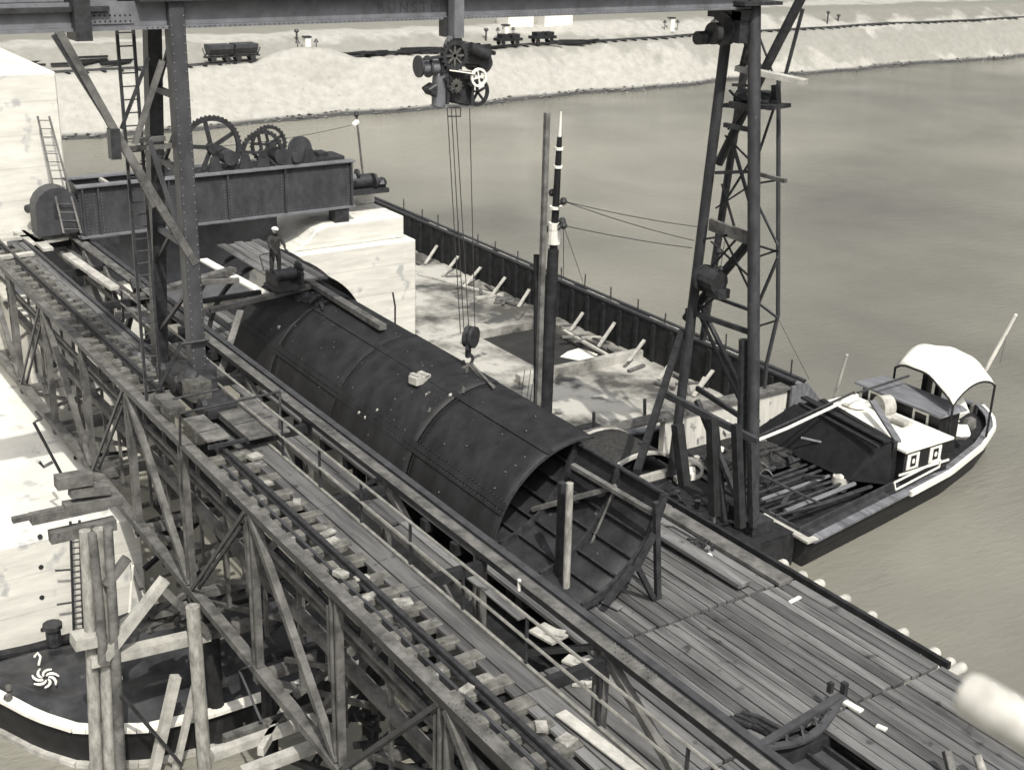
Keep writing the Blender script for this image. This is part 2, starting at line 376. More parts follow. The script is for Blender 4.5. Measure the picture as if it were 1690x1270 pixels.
for k, (px, py, h_) in enumerate(((490, 70, 1.1), (802, 68, 1.2), (1365, 40, 1.5), (1383, 36, .8))):
    p = hit(px, py); b = MB(); b.tube([p, p+V(0, 0, h_)], .1, 6); b.ball(p+V(0, 0, h_), .28, 8, (1, 1, .7))
    tag(b.build('iron_bollard', 'iron'), ('small dark bollard left of the left white pillar', 'small dark bollard between hoist and white pillar', 'dark bollard on the far bank right of the outer tower', 'smaller dark bollard right of its neighbour on the far bank')[k], 'bollard', 'dark bollards on the far bank')

# ---------------------------------------------------------------- concrete piers
def board_wall(g, x0, x1, y0, y1, z0, z1): g.bb(x0, x1, y0, y1, z0, z1)
T = thing('concrete_pier', 'pale concrete pier carrying the right end of the winch girder', 'pier', (-47, 23, ZW))
b = MB(); b.bb(-60, -44.3, 19.0, 25.2, ZW-2, -1.35); b.build('shaft', 'concrete', T, bevel=.05)
b = MB(); b.prism([(-44.75, 19.9, -1.35), (-44.75, 24.9, -1.35), (-44.75, 24.9, -.44), (-44.75, 21.5, -.44), (-44.75, 21.0, -.6), (-44.75, 20.6, -1.0)], (-9, 0, 0)); b.build('upper_block', 'concrete', T, bevel=.05)
b = MB(); b.bb(-52, -47.2, 22.9, 24.88, -.44, .3); b.build('bearing_step', 'concrete', T, bevel=.06)
b = MB(); b.bb(-48, -46.9, 10, 20.3, -3.4, -.15); b.build('back_wall', 'steel_l', T)
T = thing('tall_abutment', 'tall white concrete abutment wall at the left edge', 'abutment', (-47, 0, ZW))
b = MB(); b.bb(-62, -47.2, -40, 12.3, ZW-2, 5.6); b.build('wall', 'concrete', T, bevel=.05)
b = MB(); b.bb(-47.19, -32.6, -40, 9.6, ZW-2, -4.75); b.build('footing', 'concrete', T, bevel=.04)
b = MB(); b.bb(-47.19, -44.0, 9.61, 14.6, ZW-2, -2.2); b.build('left_bearing', 'concrete', T, bevel=.04)
b = MB()
for i, py in enumerate((885, 935, 985, 1038)):
    for px in (65,): 
        p = P(66+i*1.5, py, x=-32.6); b.tube([p-V(.02, 0, 0), p+V(.02, 0, 0)], .07, 8)
each(b, 'form_tie_hole', 'iron', T)
for k, pts in enumerate((((60, 692), (68, 690), (102, 782)), ((88, 764), (72, 770), (66, 762)))):
    pass
b = MB(); q = [P(68, 690, x=-32.4), P(56, 697, x=-32.4), P(103, 785, x=-32.4)]; b.tube(q, .045, 6); q = [P(87, 762, x=-32.4), P(72, 770, x=-32.4), P(65, 762, x=-32.4)]; b.tube(q, .045, 6)
b.tube([P(68, 690, x=-32.4), P(68, 690, x=-32.4)+V(-.5, 0, 0)], .045, 6)
tag(b.build('bent_iron_rod', 'iron'), 'bent black iron rod hooked against the white wall left of the truss', 'iron rod')

# ---------------------------------------------------------------- floating caisson behind the deck
T = thing('floating_caisson', 'long open caisson with tarred side wall and muddy concrete floor behind the deck', 'caisson', (-48, 29, ZW))
b = MB(); z1 = ZW+.45
b.bb(-68, -49.6, 20.3, 36.4, ZW-1.5, z1); b.bb(-42.8, -34.1, 20.3, 36.4, ZW-1.5, z1); b.bb(-49.6, -42.8, 20.3, 31.3, ZW-1.5, z1); b.bb(-49.6, -42.8, 35.6, 36.4, ZW-1.5, z1)
b.bb(-49.6, -42.8, 31.3, 35.6, ZW-1.5, ZW-1.2)
b.build('floor', 'floor', T)
b = MB(); b.bb(-43.0, -42.6, 29.4, 36.2, z1, z1+.42); b.build('sill', 'floor', T)
pm = mat('dark pit water', .02, .035, 1, .75, bump=.0)
b = MB(); b.bb(-49.58, -43.02, 31.32, 35.58, ZW-1.19, ZW+.05); b.build('pit_water', pm, T)
b = MB(); b.add([(-46.2, 35.2, ZW+.06), (-45.0, 35.45, ZW+.06), (-44.4, 34.6, ZW+.06), (-44.9, 34.1, ZW+.06), (-45.6, 33.7, ZW+.06), (-46.0, 34.4, ZW+.06)], [(0, 1, 2, 3, 4, 5)]); b.build('reflection_patch', 'white', T, solid=.02)  # white polygon paints a bright reflection on the pit water
b = MB(); b.bb(-78, -33.6, 36.4, 36.62, ZW-1, -6.12); b.bb(-78, -33.6, 37.0, 37.2, ZW-1, -6.2)
for i in range(26): b.bb(-66+i*1.25, -65.8+i*1.25, 36.28, 36.4, z1, -6.2)
each(b, 'side_wall', 'timber_d', T)
b = MB(); b.bb(-78, -33.5, 36.36, 36.58, -6.118, -6.03); each(b, 'wall_rail', 'iron', T); b = MB(); b.bb(-78, -33.5, 36.63, 36.98, -6.30, -6.22); b.build('wall_gutter', 'grey', T); b = MB(); b.bb(-78, -33.5, 36.98, 37.16, -6.198, -6.12); each(b, 'wall_rail', 'iron', T)
b = MB()
for x0 in range(-64, -36, 4): b.bb(x0+rnd(0, 1), x0+rnd(2.4, 3.6), 36.66, 36.95, -6.218, -6.18)
each(b, 'gutter_board', 'timber_l', T)
b = MB(); b.bb(-34.05, -33.75, 30.0, 36.5, ZW-1, -6.45); b.build('front_wall', mat('stained plaster boards', .5, .68, 1.4, .85, (1, 2, .35), .3, 0, tint=W1, spots=(.2, 1.8, .62)), T)
b = MB(); b.bb(-34.2, -33.6, 24.5, 36.6, -6.44, -6.32); b.build('front_coping', 'timber', T)
b = MB(); b.prism([(-33.5, 36.4, -6.3), (-33.5, 37.25, -6.3), (-33.5, 39.6, ZW-.3), (-33.5, 36.4, ZW-.3)], (-8, 0, 0)); b.build('flared_side', 'grey', T)
props = [((280, 290), (225, 375)), ((375, 340), (305, 430)), ((478, 390), (400, 480)), ((590, 435), (530, 515)), ((700, 490), (650, 570)), ((820, 540), (805, 575)), ((945, 595), (885, 680)), ((1090, 640), (1015, 750)), ((1225, 720), (1150, 820)), ((1370, 790), (1290, 900)), ((1500, 890), (1450, 975))]
pts_ = [((620+a[0]/2.761, 300+a[1]/2.761), (620+c[0]/2.761, 300+c[1]/2.761)) for a, c in props]
pts_.append(((1050+310/2.443, 400+515/2.443), (1050+230/2.443, 400+620/2.443)))
for i, (a, c) in enumerate(pts_):
    pb = P(c[0], c[1], z=z1+.05); pa = V(pb.x+.1, 36.3, z1+1.65)
    # foot measured on the floor, head rests on the wall
    pt = P(a[0], a[1], y=36.3)
    b = MB(); b.beam(pb, pt, .16, .07)
    b.build('prop', 'timber_l', T)
b = MB()
for i in range(17):
    x = -66+i*2.0+rnd(-.15, .15); b.tube([V(x, 36.8, -6.3), V(x+rnd(-.05, .05), 36.8, -5.5+rnd(-.15, .2))], .035, 5)
each(b, 'wall_pin', 'iron', T)
b = MB()
for i in range(26):
    p = P(rnd(700, 1080), 0, z=z1) if 0 else V(rnd(-62, -36), rnd(34.6, 36.1), z1+rnd(.03, .15)); a = rnd(0, 3.1)
    b.beam(p-V(math.cos(a), math.sin(a), 0)*rnd(.2, .8), p+V(math.cos(a), math.sin(a), 0)*rnd(.2, .8), rnd(.1, .2), .08)
each(b, 'loose_timber', 'timber', T)
b = MB()
for a, c in (((690, 452), (830, 490)), ((785, 492), (830, 485)), ((930, 545), (1010, 590)), ((960, 558), (1000, 556))): b.beam(P(*a, z=z1+.06), P(*c, z=z1+.06), .18, .1)
each(b, 'floor_plank', 'timber_l', T)

# ================================================================== TIMBER DECK
YL, YR = 10.75, 20.35
T = thing('timber_deck', 'wide timber working deck of long grooved planks under the tube', 'deck', (-20, 16, ZW))
b = MB(); joints = [-44, -39.5, -35.2, -30.9, -26.6, -22.3, -18.0, -13.8, -9.6, -5.4]
for i in range(len(joints)-1):
    x0, x1 = joints[i]+.02, joints[i+1]-.02
    y = YL
    while y < YR-.05:
        wv = rnd(.24, .36); y1 = min(y+wv, YR)
        if not (x0 < -19.5 and y < 14.4) and not (x0 > -14.2 and x1 > -13 and 14.75 < (y+y1)/2 < 16.7 and x1 < -9) and not (x0 > -10 and 14.75 < (y+y1)/2 < 16.7):
            dz = rnd(-.012, .012); b.bb(x0+rnd(0, .04), x1-rnd(0, .05), y+.018, y1-.018, ZD-.09+dz, ZD+dz)
        y = y1
b.build('planks', 'timber_x', T)
b = MB()
for x in [-44+i*1.45 for i in range(27)]: b.beam((x, 12.6 if x > -19 else 14.5, ZD-.26), (x, 20.5, ZD-.26), .26, .3)
each(b, 'joist', 'timber_d', T)
b = MB(); b.bb(-44, -13.7, 20.42, 20.53, ZD-.1, ZD+.08); b.build('edge_kerb', 'timber_d', T)
b = MB(); b.bb(-23.4, -17.9, 19.75, 20.15, ZD+.012, ZD+.10); b.build('runner_board', 'timber', T)
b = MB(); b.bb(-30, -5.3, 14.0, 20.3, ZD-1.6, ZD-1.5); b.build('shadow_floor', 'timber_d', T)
# logs under the deck, their round ends stand out along the right edge
for k, (px, py) in enumerate(((1300, 925), (1335, 943), (1360, 957), (1400, 983), (1445, 1010), (1497, 1038), (1550, 1070), (1578, 1085), (1598, 1092), (1640, 1130), (1672, 1150))):
    p = P(px, py, z=-2.9); b = MB(); r_ = rnd(.10, .13)
    e_ = 20.97+rnd(-.05, .08); r_ *= 1.2; b.tube([V(p.x, 20.1, -2.98), V(p.x+.02, e_-.07, -2.95), V(p.x+.02, e_-.02, -2.95), V(p.x+.02, e_, -2.95)], [r_, r_, r_*.8, r_*.5], 12)
    b.build('log_end', 'timber_l', T, smooth=True)
for x in (-42, -38, -34, -30, -26, -22, -18, -14, -10):
    b = MB(); b.tube([(x, 20.2, -3.1), (x, 20.2, ZW-1)], .2, 8); b.tube([(x, 15.2, -3.1), (x, 15.2, ZW-1)], .2, 8); each(b, 'pile', 'timber_d', T)

# iron plates and yoke in the deck opening
T = thing('plated_hatch', 'sunken iron plated hatch with dark ribs in the lower right of the deck', 'hatch', (-11.5, 15.7, ZD-.35))
b = MB(); b.bb(-15.2, -7.5, 14.78, 16.62, ZD-.42, ZD-.36); b.build('plate', 'steel', T)
for y in (15.0, 15.55, 16.1, 16.55):
    b = MB(); b.bb(-13.8, -7.5, y-.035, y+.035, ZD-.359, ZD-.24); b.build('rib', 'iron', T)
b = MB(); b.bb(-12.0, -11.8, 14.8, 16.6, ZD-.24, ZD-.12); b.build('cross_bar', 'iron', T)
T = thing('curved_yoke', 'curved riveted iron yoke lying across the sunken hatch', 'yoke', (-13.7, 16, ZD))
ya, yb = V(-13.62, 14.95, ZD+.2), V(-13.75, 17.25, ZD+.42)
b = MB(); b.beam(ya, yb, .16, .07); b.build('straight_bar', 'steel', T)
arc = [ya.lerp(yb, t) + V(.30*math.sin(math.pi*t), 0, -.15*math.sin(math.pi*t)) for t in [i/12 for i in range(13)]]
b = MB()
for i in range(12): b.beam(arc[i], arc[i+1], .16, .06)
b.build('curved_bar', 'steel', T)
b = MB()
for i in range(2, 11): b.beam(arc[i], ya.lerp(yb, (i+(1 if i % 2 else -1)*.9)/12), .04)
b.build('lattice', 'iron', T)
b = MB(); b.box(yb+V(0, .06, .12), (.12, .1, .3)); b.box(yb+V(-.2, -.1, .1), (.1, .1, .22)); b.box(ya+V(0, -.1, .05), (.2, .2, .25)); b.build('lug', 'iron', T)
# scraps
scr = [('bent_strap', 'bent dark iron strap lying left of the curved yoke', (1240, 1185), .5), ('bent_strap', 'pair of short dark irons lying by the hatch corner', (1215, 1178), .35)]
for k, (nm, lab, (px, py), ln) in enumerate(scr):
    p = P(px, py, z=ZD+.1); b = MB()
    for j in range(3): a = rnd(-.35, .35)+.5*k; q = p+V(0, -.18+j*.16, 0); b.beam(q, q+V(math.cos(a)*ln*1.4, math.sin(a)*ln, rnd(0, .12)), .09, .06)
    tag(b.build(nm, 'iron'), lab, 'scrap iron', 'scrap irons by the hatch')
for k, (px, py, l_, w_, lab, a) in enumerate(((1163, 916, .35, .14, 'small white offcut on the deck below the outer tower', 1.2), (1312, 989, .38, .08, 'thin white offcut on the middle of the deck', 1.7), (1408, 1165, .4, .14, 'white offcut on the plank joint beside the hatch', 0.1), (1455, 1200, .2, .1, 'tiny white scrap on the deck right of the hatch', .3))):
    p = P(px, py, z=ZD+.03); b = MB(); b.box(p, (l_, w_, .04), a)
    tag(b.build('timber_offcut', 'white'), lab, 'offcut', 'white offcuts on the deck')
p = P(1158, 900, z=ZD+.08); b = MB()
for j in range(26): a = rnd(0, 6.3); q = p+V(rnd(-.3, .3), rnd(-.22, .22), rnd(-.03, .05)); b.beam(q, q+V(math.cos(a)*.12, math.sin(a)*.12, rnd(-.03, .04)), .05, .04)
tag(b.build('chain_heap', 'iron'), 'small dark heap of chain and irons on the deck', 'chain heap')
b = MB(); b.tube([P(1075, 865, z=ZD+.05), P(1110, 868, z=ZD+.05), P(1140, 885, z=ZD+.05), P(1158, 900, z=ZD+.05)], .02, 5)
tag(b.build('rope', 'rope'), 'dark rope trailing over the deck to the chain heap', 'rope')

# ================================================================== TUBE
YC, ZC, RR = 17.36, ZD-.02, 2.56
T = thing('steel_tube', 'huge half round tube of dark riveted steel plate lying along the deck', 'steel tube', (-30, YC, ZD))
def cylp(x, a, r): return V(x, YC+r*math.cos(a), ZC+r*math.sin(a))
secs = [-22.35, -26.6, -31.0, -35.2, -38.6]
for i in range(4):
    x0, x1 = secs[i], secs[i+1]; r_ = RR + (.025 if i % 2 else 0); b = MB(); n = 48
    a0, a1 = R(84), R(184)
    b.grid(lambda u, v: cylp(x0+(x1-x0)*u, a0+(a1-a0)*v, r_), 14, n)
    b.build('shell_plate', 'pipe', T, smooth=True, solid=.03)
b = MB()
for x in secs[:4]:
    n = 40
    for k in range(n): 
        a = R(84+100*k/n); c = R(84+100*(k+1)/n); b.beam(cylp(x-.02, a, RR+.035), cylp(x-.02, c, RR+.028), .05, .012, up=cylp(0, (a+c)/2, 1)-cylp(0, 0, 0))
each(b, 'seam_strap', 'iron', T, 40)
b = MB()
for a in (R(150), R(112)):
    b.beam(cylp(secs[0], a, RR+.04), cylp(secs[-1], a, RR+.04), .16, .03, up=cylp(0, a, 1)-V(0, YC, ZC))
    if a > 2: b.beam(cylp(secs[0], a+.06, RR+.04), cylp(secs[-1], a+.06, RR+.04), .1, .03, up=cylp(0, a+.06, 1)-V(0, YC, ZC))
each(b, 'lap_strip', 'pipe', T)
b = MB()
for x in [secs[0]-.1-.16*i for i in range(100)]:
    for a in (R(147.5), R(152.5)): b.ball(cylp(x, a, RR+.05), .03, 4)
for x in secs[1:4]:
    for k in range(60): b.ball(cylp(x+.12, R(85+k*1.62), RR+.03), .026, 4); b.ball(cylp(x-.12, R(85+k*1.62), RR+.03), .026, 4)
b.build('rivets', 'pipe', T)
b = MB()
for i in range(60): b.ball(cylp(rnd(-38, -22.6), R(rnd(90, 165)), RR+.03), .035, 5)
b.build('bolts', 'iron', T)
for px, py in ((624, 675), (597, 680), (605, 690), (461, 540), (700, 620), (705, 650), (745, 655)):
    best = min(((V(x_, 0, 0), a_) for x_ in [-22.5-i*.12 for i in range(130)] for a_ in range(86, 183, 2)), key=lambda q: ((lambda p: ((CX+FPX*(p@_r)/(p@_f)-px)**2+(CY-FPX*(p@_u)/(p@_f)-py)**2) if 0 else (CX+FPX*p.dot(_r)/p.dot(_f)-px)**2+(CY-FPX*p.dot(_u)/p.dot(_f)-py)**2)(cylp(q[0].x, R(q[1]), RR)-CAM)))
    b = MB(); b.ball(cylp(best[0].x, R(best[1]), RR+.03), rnd(.05, .08), 6, jit=.3); b.build('chalk_mark', 'timber_l', T)  # pale blobs added to stand for small chalk marks on the plate
# inner frame of the tube end
b = MB()
for x in (-22.8, -24.6, -26.6): 
    for k in range(24): a = R(84+96*k/24); c = R(84+96*(k+1)/24); b.beam(cylp(x, a, RR-.12), cylp(x, c, RR-.12), .1, .14)
each(b, 'inner_rib', 'iron', T, 24)
b = MB()
for a in range(90, 180, 18): b.beam(cylp(-22.7, R(a), RR-.08), cylp(-30, R(a), RR-.08), .08, .1)
each(b, 'stringer', 'iron', T)

# curved plate standing in the mouth of the tube
T = thing('curved_plate', 'concave ribbed steel plate segment standing in the mouth of the tube', 'steel plate', (-20.5, 16, ZD))
yc2, zc2 = 14.7, ZD+2.75
def cp(x, a, r=2.7): return V(x, yc2+r*math.cos(a), zc2+r*math.sin(a))
A0, A1 = R(-80), R(-8)
b = MB(); b.grid(lambda u, v: cp(-24.5+5.2*u, A0+(A1-A0)*v), 8, 20); b.build('plate', mat('primed plate', .018, .04, 2, .6, tint=CL, spots=(.15, 3, .66)), T, smooth=True, solid=.03)
for k in range(7):
    a = A0+(A1-A0)*k/6; b = MB(); b.beam(cp(-24.5, a, 2.63), cp(-19.35, a, 2.63), .05, .13, up=(0, -math.cos(a), -math.sin(a))); b.build('rib', 'iron', T)
for x in (-19.3, -20.9, -22.6):
    b = MB()
    for k in range(12): a = A0+(A1-A0)*k/12; c = A0+(A1-A0)*(k+1)/12; b.beam(cp(x, a, 2.6), cp(x, c, 2.6), .09, .18, up=(0, -math.cos(a), -math.sin(a)))
    b.build('hoop', 'iron', T)
for p0, p1, nm in (((1083, 828), (1086, 1000), 'end_post'), ((1052, 935), (1080, 990), 'brace'), ((1045, 935), (1000, 995), 'brace'), ((1080, 880), (1048, 940), 'brace')):
    b = MB(); b.beam(P(*p0, x=-18.95), P(*p1, x=-18.95), .13, .11); b.build(nm, 'iron', T)
# timbers at the tube mouth
def post_thing(name, lab, cat, a, c, w_, m_, rnd_=False, h_=None, group=None):
    b = MB()
    if rnd_: b.tube([a, Vector(a).lerp(Vector(c), .5), c], w_/2, 10)
    else: b.beam(a, c, w_, h_ or w_)
    o = b.build(name, m_, smooth=rnd_, bevel=0 if rnd_ else .012)
    return tag(o, lab, cat, group)
post_thing('timber_post', 'pale round post standing upright in front of the tube mouth', 'post', P(934, 978, z=ZD), P(934, 978, z=ZD)+V(-.05, 0, 2.72), .17, 'bark', True)
post_thing('timber_post', 'black square post directly behind the pale post at the tube mouth', 'post', P(922, 960, z=ZD), P(922, 960, z=ZD)+V(-.05, .02, 2.5), .16, 'timber_d')
post_thing('strut_pole', 'slim pale pole leaning steeply inside the tube mouth', 'pole', P(958, 938, z=ZD+.05), P(1012, 812, x=-20.6), .07, 'timber', True)
post_thing('strut_pole', 'darker slim pole leaning beside the pale leaning one', 'pole', P(952, 948, z=ZD+.05), P(1000, 850, x=-21.2), .08, 'steel', True)
post_thing('strut_timber', 'rising timber strut between the tube mouth and the plate frame', 'timber', P(880, 840, x=-22.9), P(1015, 803, x=-20.7), .16, 'timber', h_=.12)
post_thing('strut_timber', 'timber rail running from the tube mouth over the ribbed plate', 'timber', P(945, 768, x=-22.2), P(1078, 846, x=-19.1), .14, 'timber', h_=.12)
post_thing('strut_timber', 'long flat timber along the right side of the ribbed plate', 'timber', V(-24.0, 18.7, ZD+.35), V(-18.2, 18.95, ZD+.15), .4, 'timber_x', h_=.12)
for k in range(6):
    a = P(840+k*18, 900+k*12, z=ZD+.05); post_thing('loose_plank', 'loose grey plank on the deck at the foot of the tube mouth', 'plank', a, a+V(1.6, rnd(-.3, .5), rnd(0, .1)), .2, 'timber_x', h_=.05, group='loose planks at the tube mouth')

# open framing beyond the tube, with planks
T = thing('tube_end_frame', 'timber framed open end of the tube below the winch girder', 'timber frame', (-41, 17, ZD))
for x in (-42.0, -40.4):
    b = MB(); n = 30
    for k in range(n): a = R(180*k/n); c = R(180*(k+1)/n); b.beam(cylp(x, a, RR+.0), cylp(x, c, RR+.0), .14, .12)
    b.build('hoop', 'iron', T)
b = MB(); b.grid(lambda u, v: cylp(-38.6-3.4*u, R(2)+R(98)*v, RR-.04), 6, 24); b.build('shell', 'pipe', T, smooth=True, solid=.03)
for a, c, w_, m_ in (((345, 512), (521, 470), .22, 'timber'), ((335, 497), (430, 482), .16, 'timber_d'), ((332, 466), (395, 462), .16, 'timber'), ((220, 492), (385, 444), .32, 'timber'), ((190, 520), (345, 512), .2, 'timber')):
    b = MB(); b.beam(P(*a, z=-.1), P(*c, z=-.1), w_, .14); b.build('cross_timber', m_, T)
b = MB(); b.beam(P(335, 428, z=-.3), P(440, 486, z=-.3), .3, .06); b.build('white_board', 'white', T)
b = MB()
for k in range(5): 
    y = 16.1+k*.33; b.beam((-42.2+rnd(-.2, .2), y+.05, .02), (-36.9+rnd(-.3, .3), y+.05, .02), .3, .05)
b.build('walk_planks', 'timber_x', T)
b = MB(); b.beam(P(505, 462, z=-.05), P(632, 540, z=-.05), .24, .16); b.build('long_plank', 'timber', T)
b = MB(); b.bb(-42.5, -38.7, 13.2, 16.0, ZD-.6, ZD-.5); b.build('shade_sheet', 'timber_d', T)  # dark sheet added so the deep space under the frame reads as shade
b = MB(); b.tube([P(648, 482, y=18.6), P(652, 505, y=18.6), P(652, 535, y=18.6)], .03, 5); 
tag(b.build('bent_iron_bar', 'iron'), 'thin bent iron bar standing behind the tube before the pale pier', 'iron bar')
# crate on the tube
p = cylp(-28.2, R(118), RR); T = thing('pale_crate', 'small pale wooden crate sitting on top of the tube', 'crate', p)
b = MB(); b.box(p+V(0, 0, .14), (.34, .52, .22), .2); b.build('box', 'timber_l', T, bevel=.01)
b = MB(); b.box(p+V(0, -.12, .27), (.36, .14, .03), .2); b.box(p+V(0, .13, .27), (.36, .14, .03), .2); each(b, 'lid_board', 'timber_l', T)

# ================================================================== MAN AND PUMP
def skin_body(name, pts, edges, rad, m_, parent, origin, root=0, sub=1):
    me = bpy.data.meshes.new(name); me.from_pydata([tuple(Vector(p)) for p in pts], edges, []); me.update()
    o = bpy.data.objects.new(name, me); COL.objects.link(o); o.parent = parent
    md = o.modifiers.new('skin', 'SKIN'); md.use_smooth_shade = True
    for i, v in enumerate(me.skin_vertices[0].data):
        r_ = rad[i]; v.radius = r_ if isinstance(r_, tuple) else (r_, r_); v.use_root = (i == root)
    sb = o.modifiers.new('sub', 'SUBSURF'); sb.levels = sub; sb.render_levels = sub
    me.materials.append(M[m_]); return o
pp = V(-37.35, 16.05, .06)
T = thing('person', 'workman in dark clothes and pale cap standing on the tube planks', 'person', pp)
# faces towards camera-left, leaning over the pump, arms reaching to its handle (local coordinates)
J = [(0, 0, .92), (0, 0, 1.12), (.02, 0, 1.34), (.04, 0, 1.45), (.06, 0, 1.56), (.07, 0, 1.66),
     (.02, -.19, 1.38), (.16, -.24, 1.14), (.38, -.18, 1.06),
     (.02, .19, 1.38), (.18, .25, 1.16), (.40, .18, 1.08),
     (0, -.1, .86), (.04, -.14, .48), (-.02, -.15, .09), (.14, -.16, .04),
     (0, .1, .86), (-.04, .15, .48), (-.10, .16, .09), (.06, .17, .04)]
E_ = [(0, 1), (1, 2), (2, 3), (3, 4), (4, 5), (2, 6), (6, 7), (7, 8), (2, 9), (9, 10), (10, 11), (0, 12), (12, 13), (13, 14), (14, 15), (0, 16), (16, 17), (17, 18), (18, 19)]
Rd = [.145, .135, .165, .06, .09, .075, .075, .05, .035, .075, .05, .035, .1, .07, .05, .035, .1, .07, .05, .035]
# fingers
for base, sgn in ((8, -1), (11, 1)):
    c = Vector(J[base]); J.append(tuple(c+V(.07, 0, -.02))); Rd.append(.03); E_.append((base, len(J)-1)); palm = len(J)-1
    for k, ln in enumerate((.06, .075, .08, .07)):
        a = c+V(.12, (k-1.5)*.022, -.03); J.append(tuple(a)); Rd.append(.010); E_.append((palm, len(J)-1)); J.append(tuple(a+V(ln*.6, 0, -.04))); Rd.append(.008); E_.append((len(J)-2, len(J)-1))
    J.append(tuple(c+V(.08, -sgn*.05, 0))); Rd.append(.011); E_.append((palm, len(J)-1))
skin_body('body', J, E_, [r_*1.12 if r_ > .045 else r_ for r_ in Rd], 'clothes', T, None)
b = MB(); hc = pp+V(.08, 0, 1.62); b.ball(hc, .105, 12, (1, .85, 1.15)); b.ball(hc+V(.1, 0, -.01), .022, 6); b.ball(hc+V(.02, .09, 0), .03, 6, (1, .4, 1.3)); b.ball(hc+V(.02, -.09, 0), .03, 6, (1, .4, 1.3)); b.build('head', 'skin', T, smooth=True)
b = MB(); b.ball(hc+V(.088, .035, .02), .012, 6); b.ball(hc+V(.088, -.035, .02), .012, 6); b.box(hc+V(.095, 0, -.055), (.01, .045, .01)); b.build('face_marks', 'iron', T)
b = MB(); b.ball(hc+V(-.01, 0, .055), .115, 12, (1.05, .95, .62)); b.prism([hc+V(.06, -.08, .06), hc+V(.17, -.05, .05), hc+V(.17, .05, .05), hc+V(.06, .08, .06)], (0, 0, .012)); b.build('cap', 'cloth', T, smooth=True)
pq = V(-36.45, 15.95, .06)
T = thing('hand_winch', 'low dark hand winch in front of the workman on the tube', 'winch', pq)
b = MB(); b.bb(pq.x-.45, pq.x+.45, pq.y-.45, pq.y-.37, pq.z, pq.z+.5); b.bb(pq.x-.45, pq.x+.45, pq.y+.37, pq.y+.45, pq.z, pq.z+.5); b.bb(pq.x-.5, pq.x+.5, pq.y-.5, pq.y+.5, pq.z, pq.z+.08); b.build('frame', 'iron', T)
b = MB(); b.tube([pq+V(0, -.36, .38), pq+V(0, .36, .38)], .2, 14); b.build('drum', 'iron', T, smooth=True)
b = MB(); b.ring(pq+V(0, .5, .42), (0, 1, 0), .33, .3, .06, 24, 1); b.build('gear', 'iron', T)
b = MB(); b.tube([pq+V(-.3, -.55, .5), pq+V(-.6, -.55, .95), pq+V(-.6, -.2, .98)], .025, 6); b.build('crank', 'iron', T)
for k in range(14):
    q = pq+V(rnd(.1, 1.5), rnd(.1, 1.2), 0); q.z = ZC+math.sqrt(max(.1, RR**2-(q.y-YC)**2))+.12
    if k == 0: b = MB()
    a = rnd(0, 6); b.beam(q, q+V(math.cos(a), math.sin(a), 0)*rnd(.15, .5), .1, .09); b.ball(q, .1, 6, jit=.3)
tag(b.build('scrap_heap', 'iron'), 'dark heap of tools and chain on the tube beside the workman', 'scrap heap')

# ================================================================== WINCH GIRDER
T = thing('winch_girder', 'long riveted steel box girder carrying gear wheels, left of centre', 'girder', (-45.6, 17, 0))
gx, ya_, yb_, zb, zt = -45.0, 12.1, 22.75, .12, 1.98
b = MB(); b.bb(gx-.05, gx, ya_, yb_, zb+.08, zt-.06); b.build('web_plate', 'steel', T)
b = MB(); b.bb(gx-1.55, gx-1.5, ya_, yb_, zb+.08, zt-.06); b.build('web_plate', 'steel', T)
b = MB(); b.bb(gx-1.48, gx-.07, ya_+.02, ya_+.08, zb+.1, zt-.07); b.bb(gx-1.48, gx-.07, yb_-.08, yb_-.02, zb+.1, zt-.07); each(b, 'end_plate', 'steel', T)
b = MB()
for x0, x1 in ((gx-.22, gx+.16), (gx-1.7, gx-1.35)): b.bb(x0, x1, ya_-.1, yb_+.05, zt-.06, zt); b.bb(x0, x1, ya_-.1, yb_+.05, zb, zb+.07)
each(b, 'flange', 'steel_l', T)
for y in (12.2, 12.75, 15.3, 17.55, 19.85, 22.65):
    b = MB(); b.bb(gx+.001, gx+.12, y-.035, y+.035, zb+.08, zt-.07); b.build('stiffener', 'steel', T)
b = MB()
for y in (12.2, 12.75, 15.3, 17.55, 19.85, 22.65):
    for s in (-.13, .13):
        for k in range(14): b.ball((gx+.005, y+s, zb+.18+k*.12), .022, 4)
for k in range(80):
    for z in (zb+.14, zt-.12): b.ball((gx+.005, ya_+.1+k*.132, z), .018, 4)
b.build('rivets', 'steel_l', T)
b = MB(); b.bb(gx-1.34, gx-.23, 14.9, 22.4, zt-.05, zt-.01); b.build('deck_plate', 'iron', T)
for y in (13.3, 14.7): b = MB(); b.bb(gx-1.45, gx-.08, y-.06, y+.06, zt-.2, zt-.07); b.build('cross_girder', 'timber_l' if y < 14 else 'iron', T)
def gear(c, r, n, spokes, w_=.14, teeth=1, name='gear_wheel', mt='iron'):
    G = MB(); G.ring(c, (1, 0, 0), r, r*.15, w_, n, teeth); g_ = G.build(name, mt, T)
    s_ = MB(); c = V(*c)
    for k in range(spokes):
        a = math.pi*2*k/spokes+.5; s_.beam(c, c+V(0, math.cos(a), math.sin(a))*r*.9, r*.13, w_*.6, up=(1, 0, 0))
    s_.build('spokes', mt, g_)
    h = MB(); h.tube([c-V(w_, 0, 0), c+V(w_*1.3, 0, 0)], r*.16, 12); h.build('hub', mt, g_)
gear((gx-.35, 17.15, 2.85), 1.15, 90, 5); gear((gx-.3, 19.12, 2.5), .84, 66, 5); gear((gx-1.15, 19.75, 2.62), .72, 60, 5)
gear((gx-.9, 15.2, 2.4), .5, 48, 5)
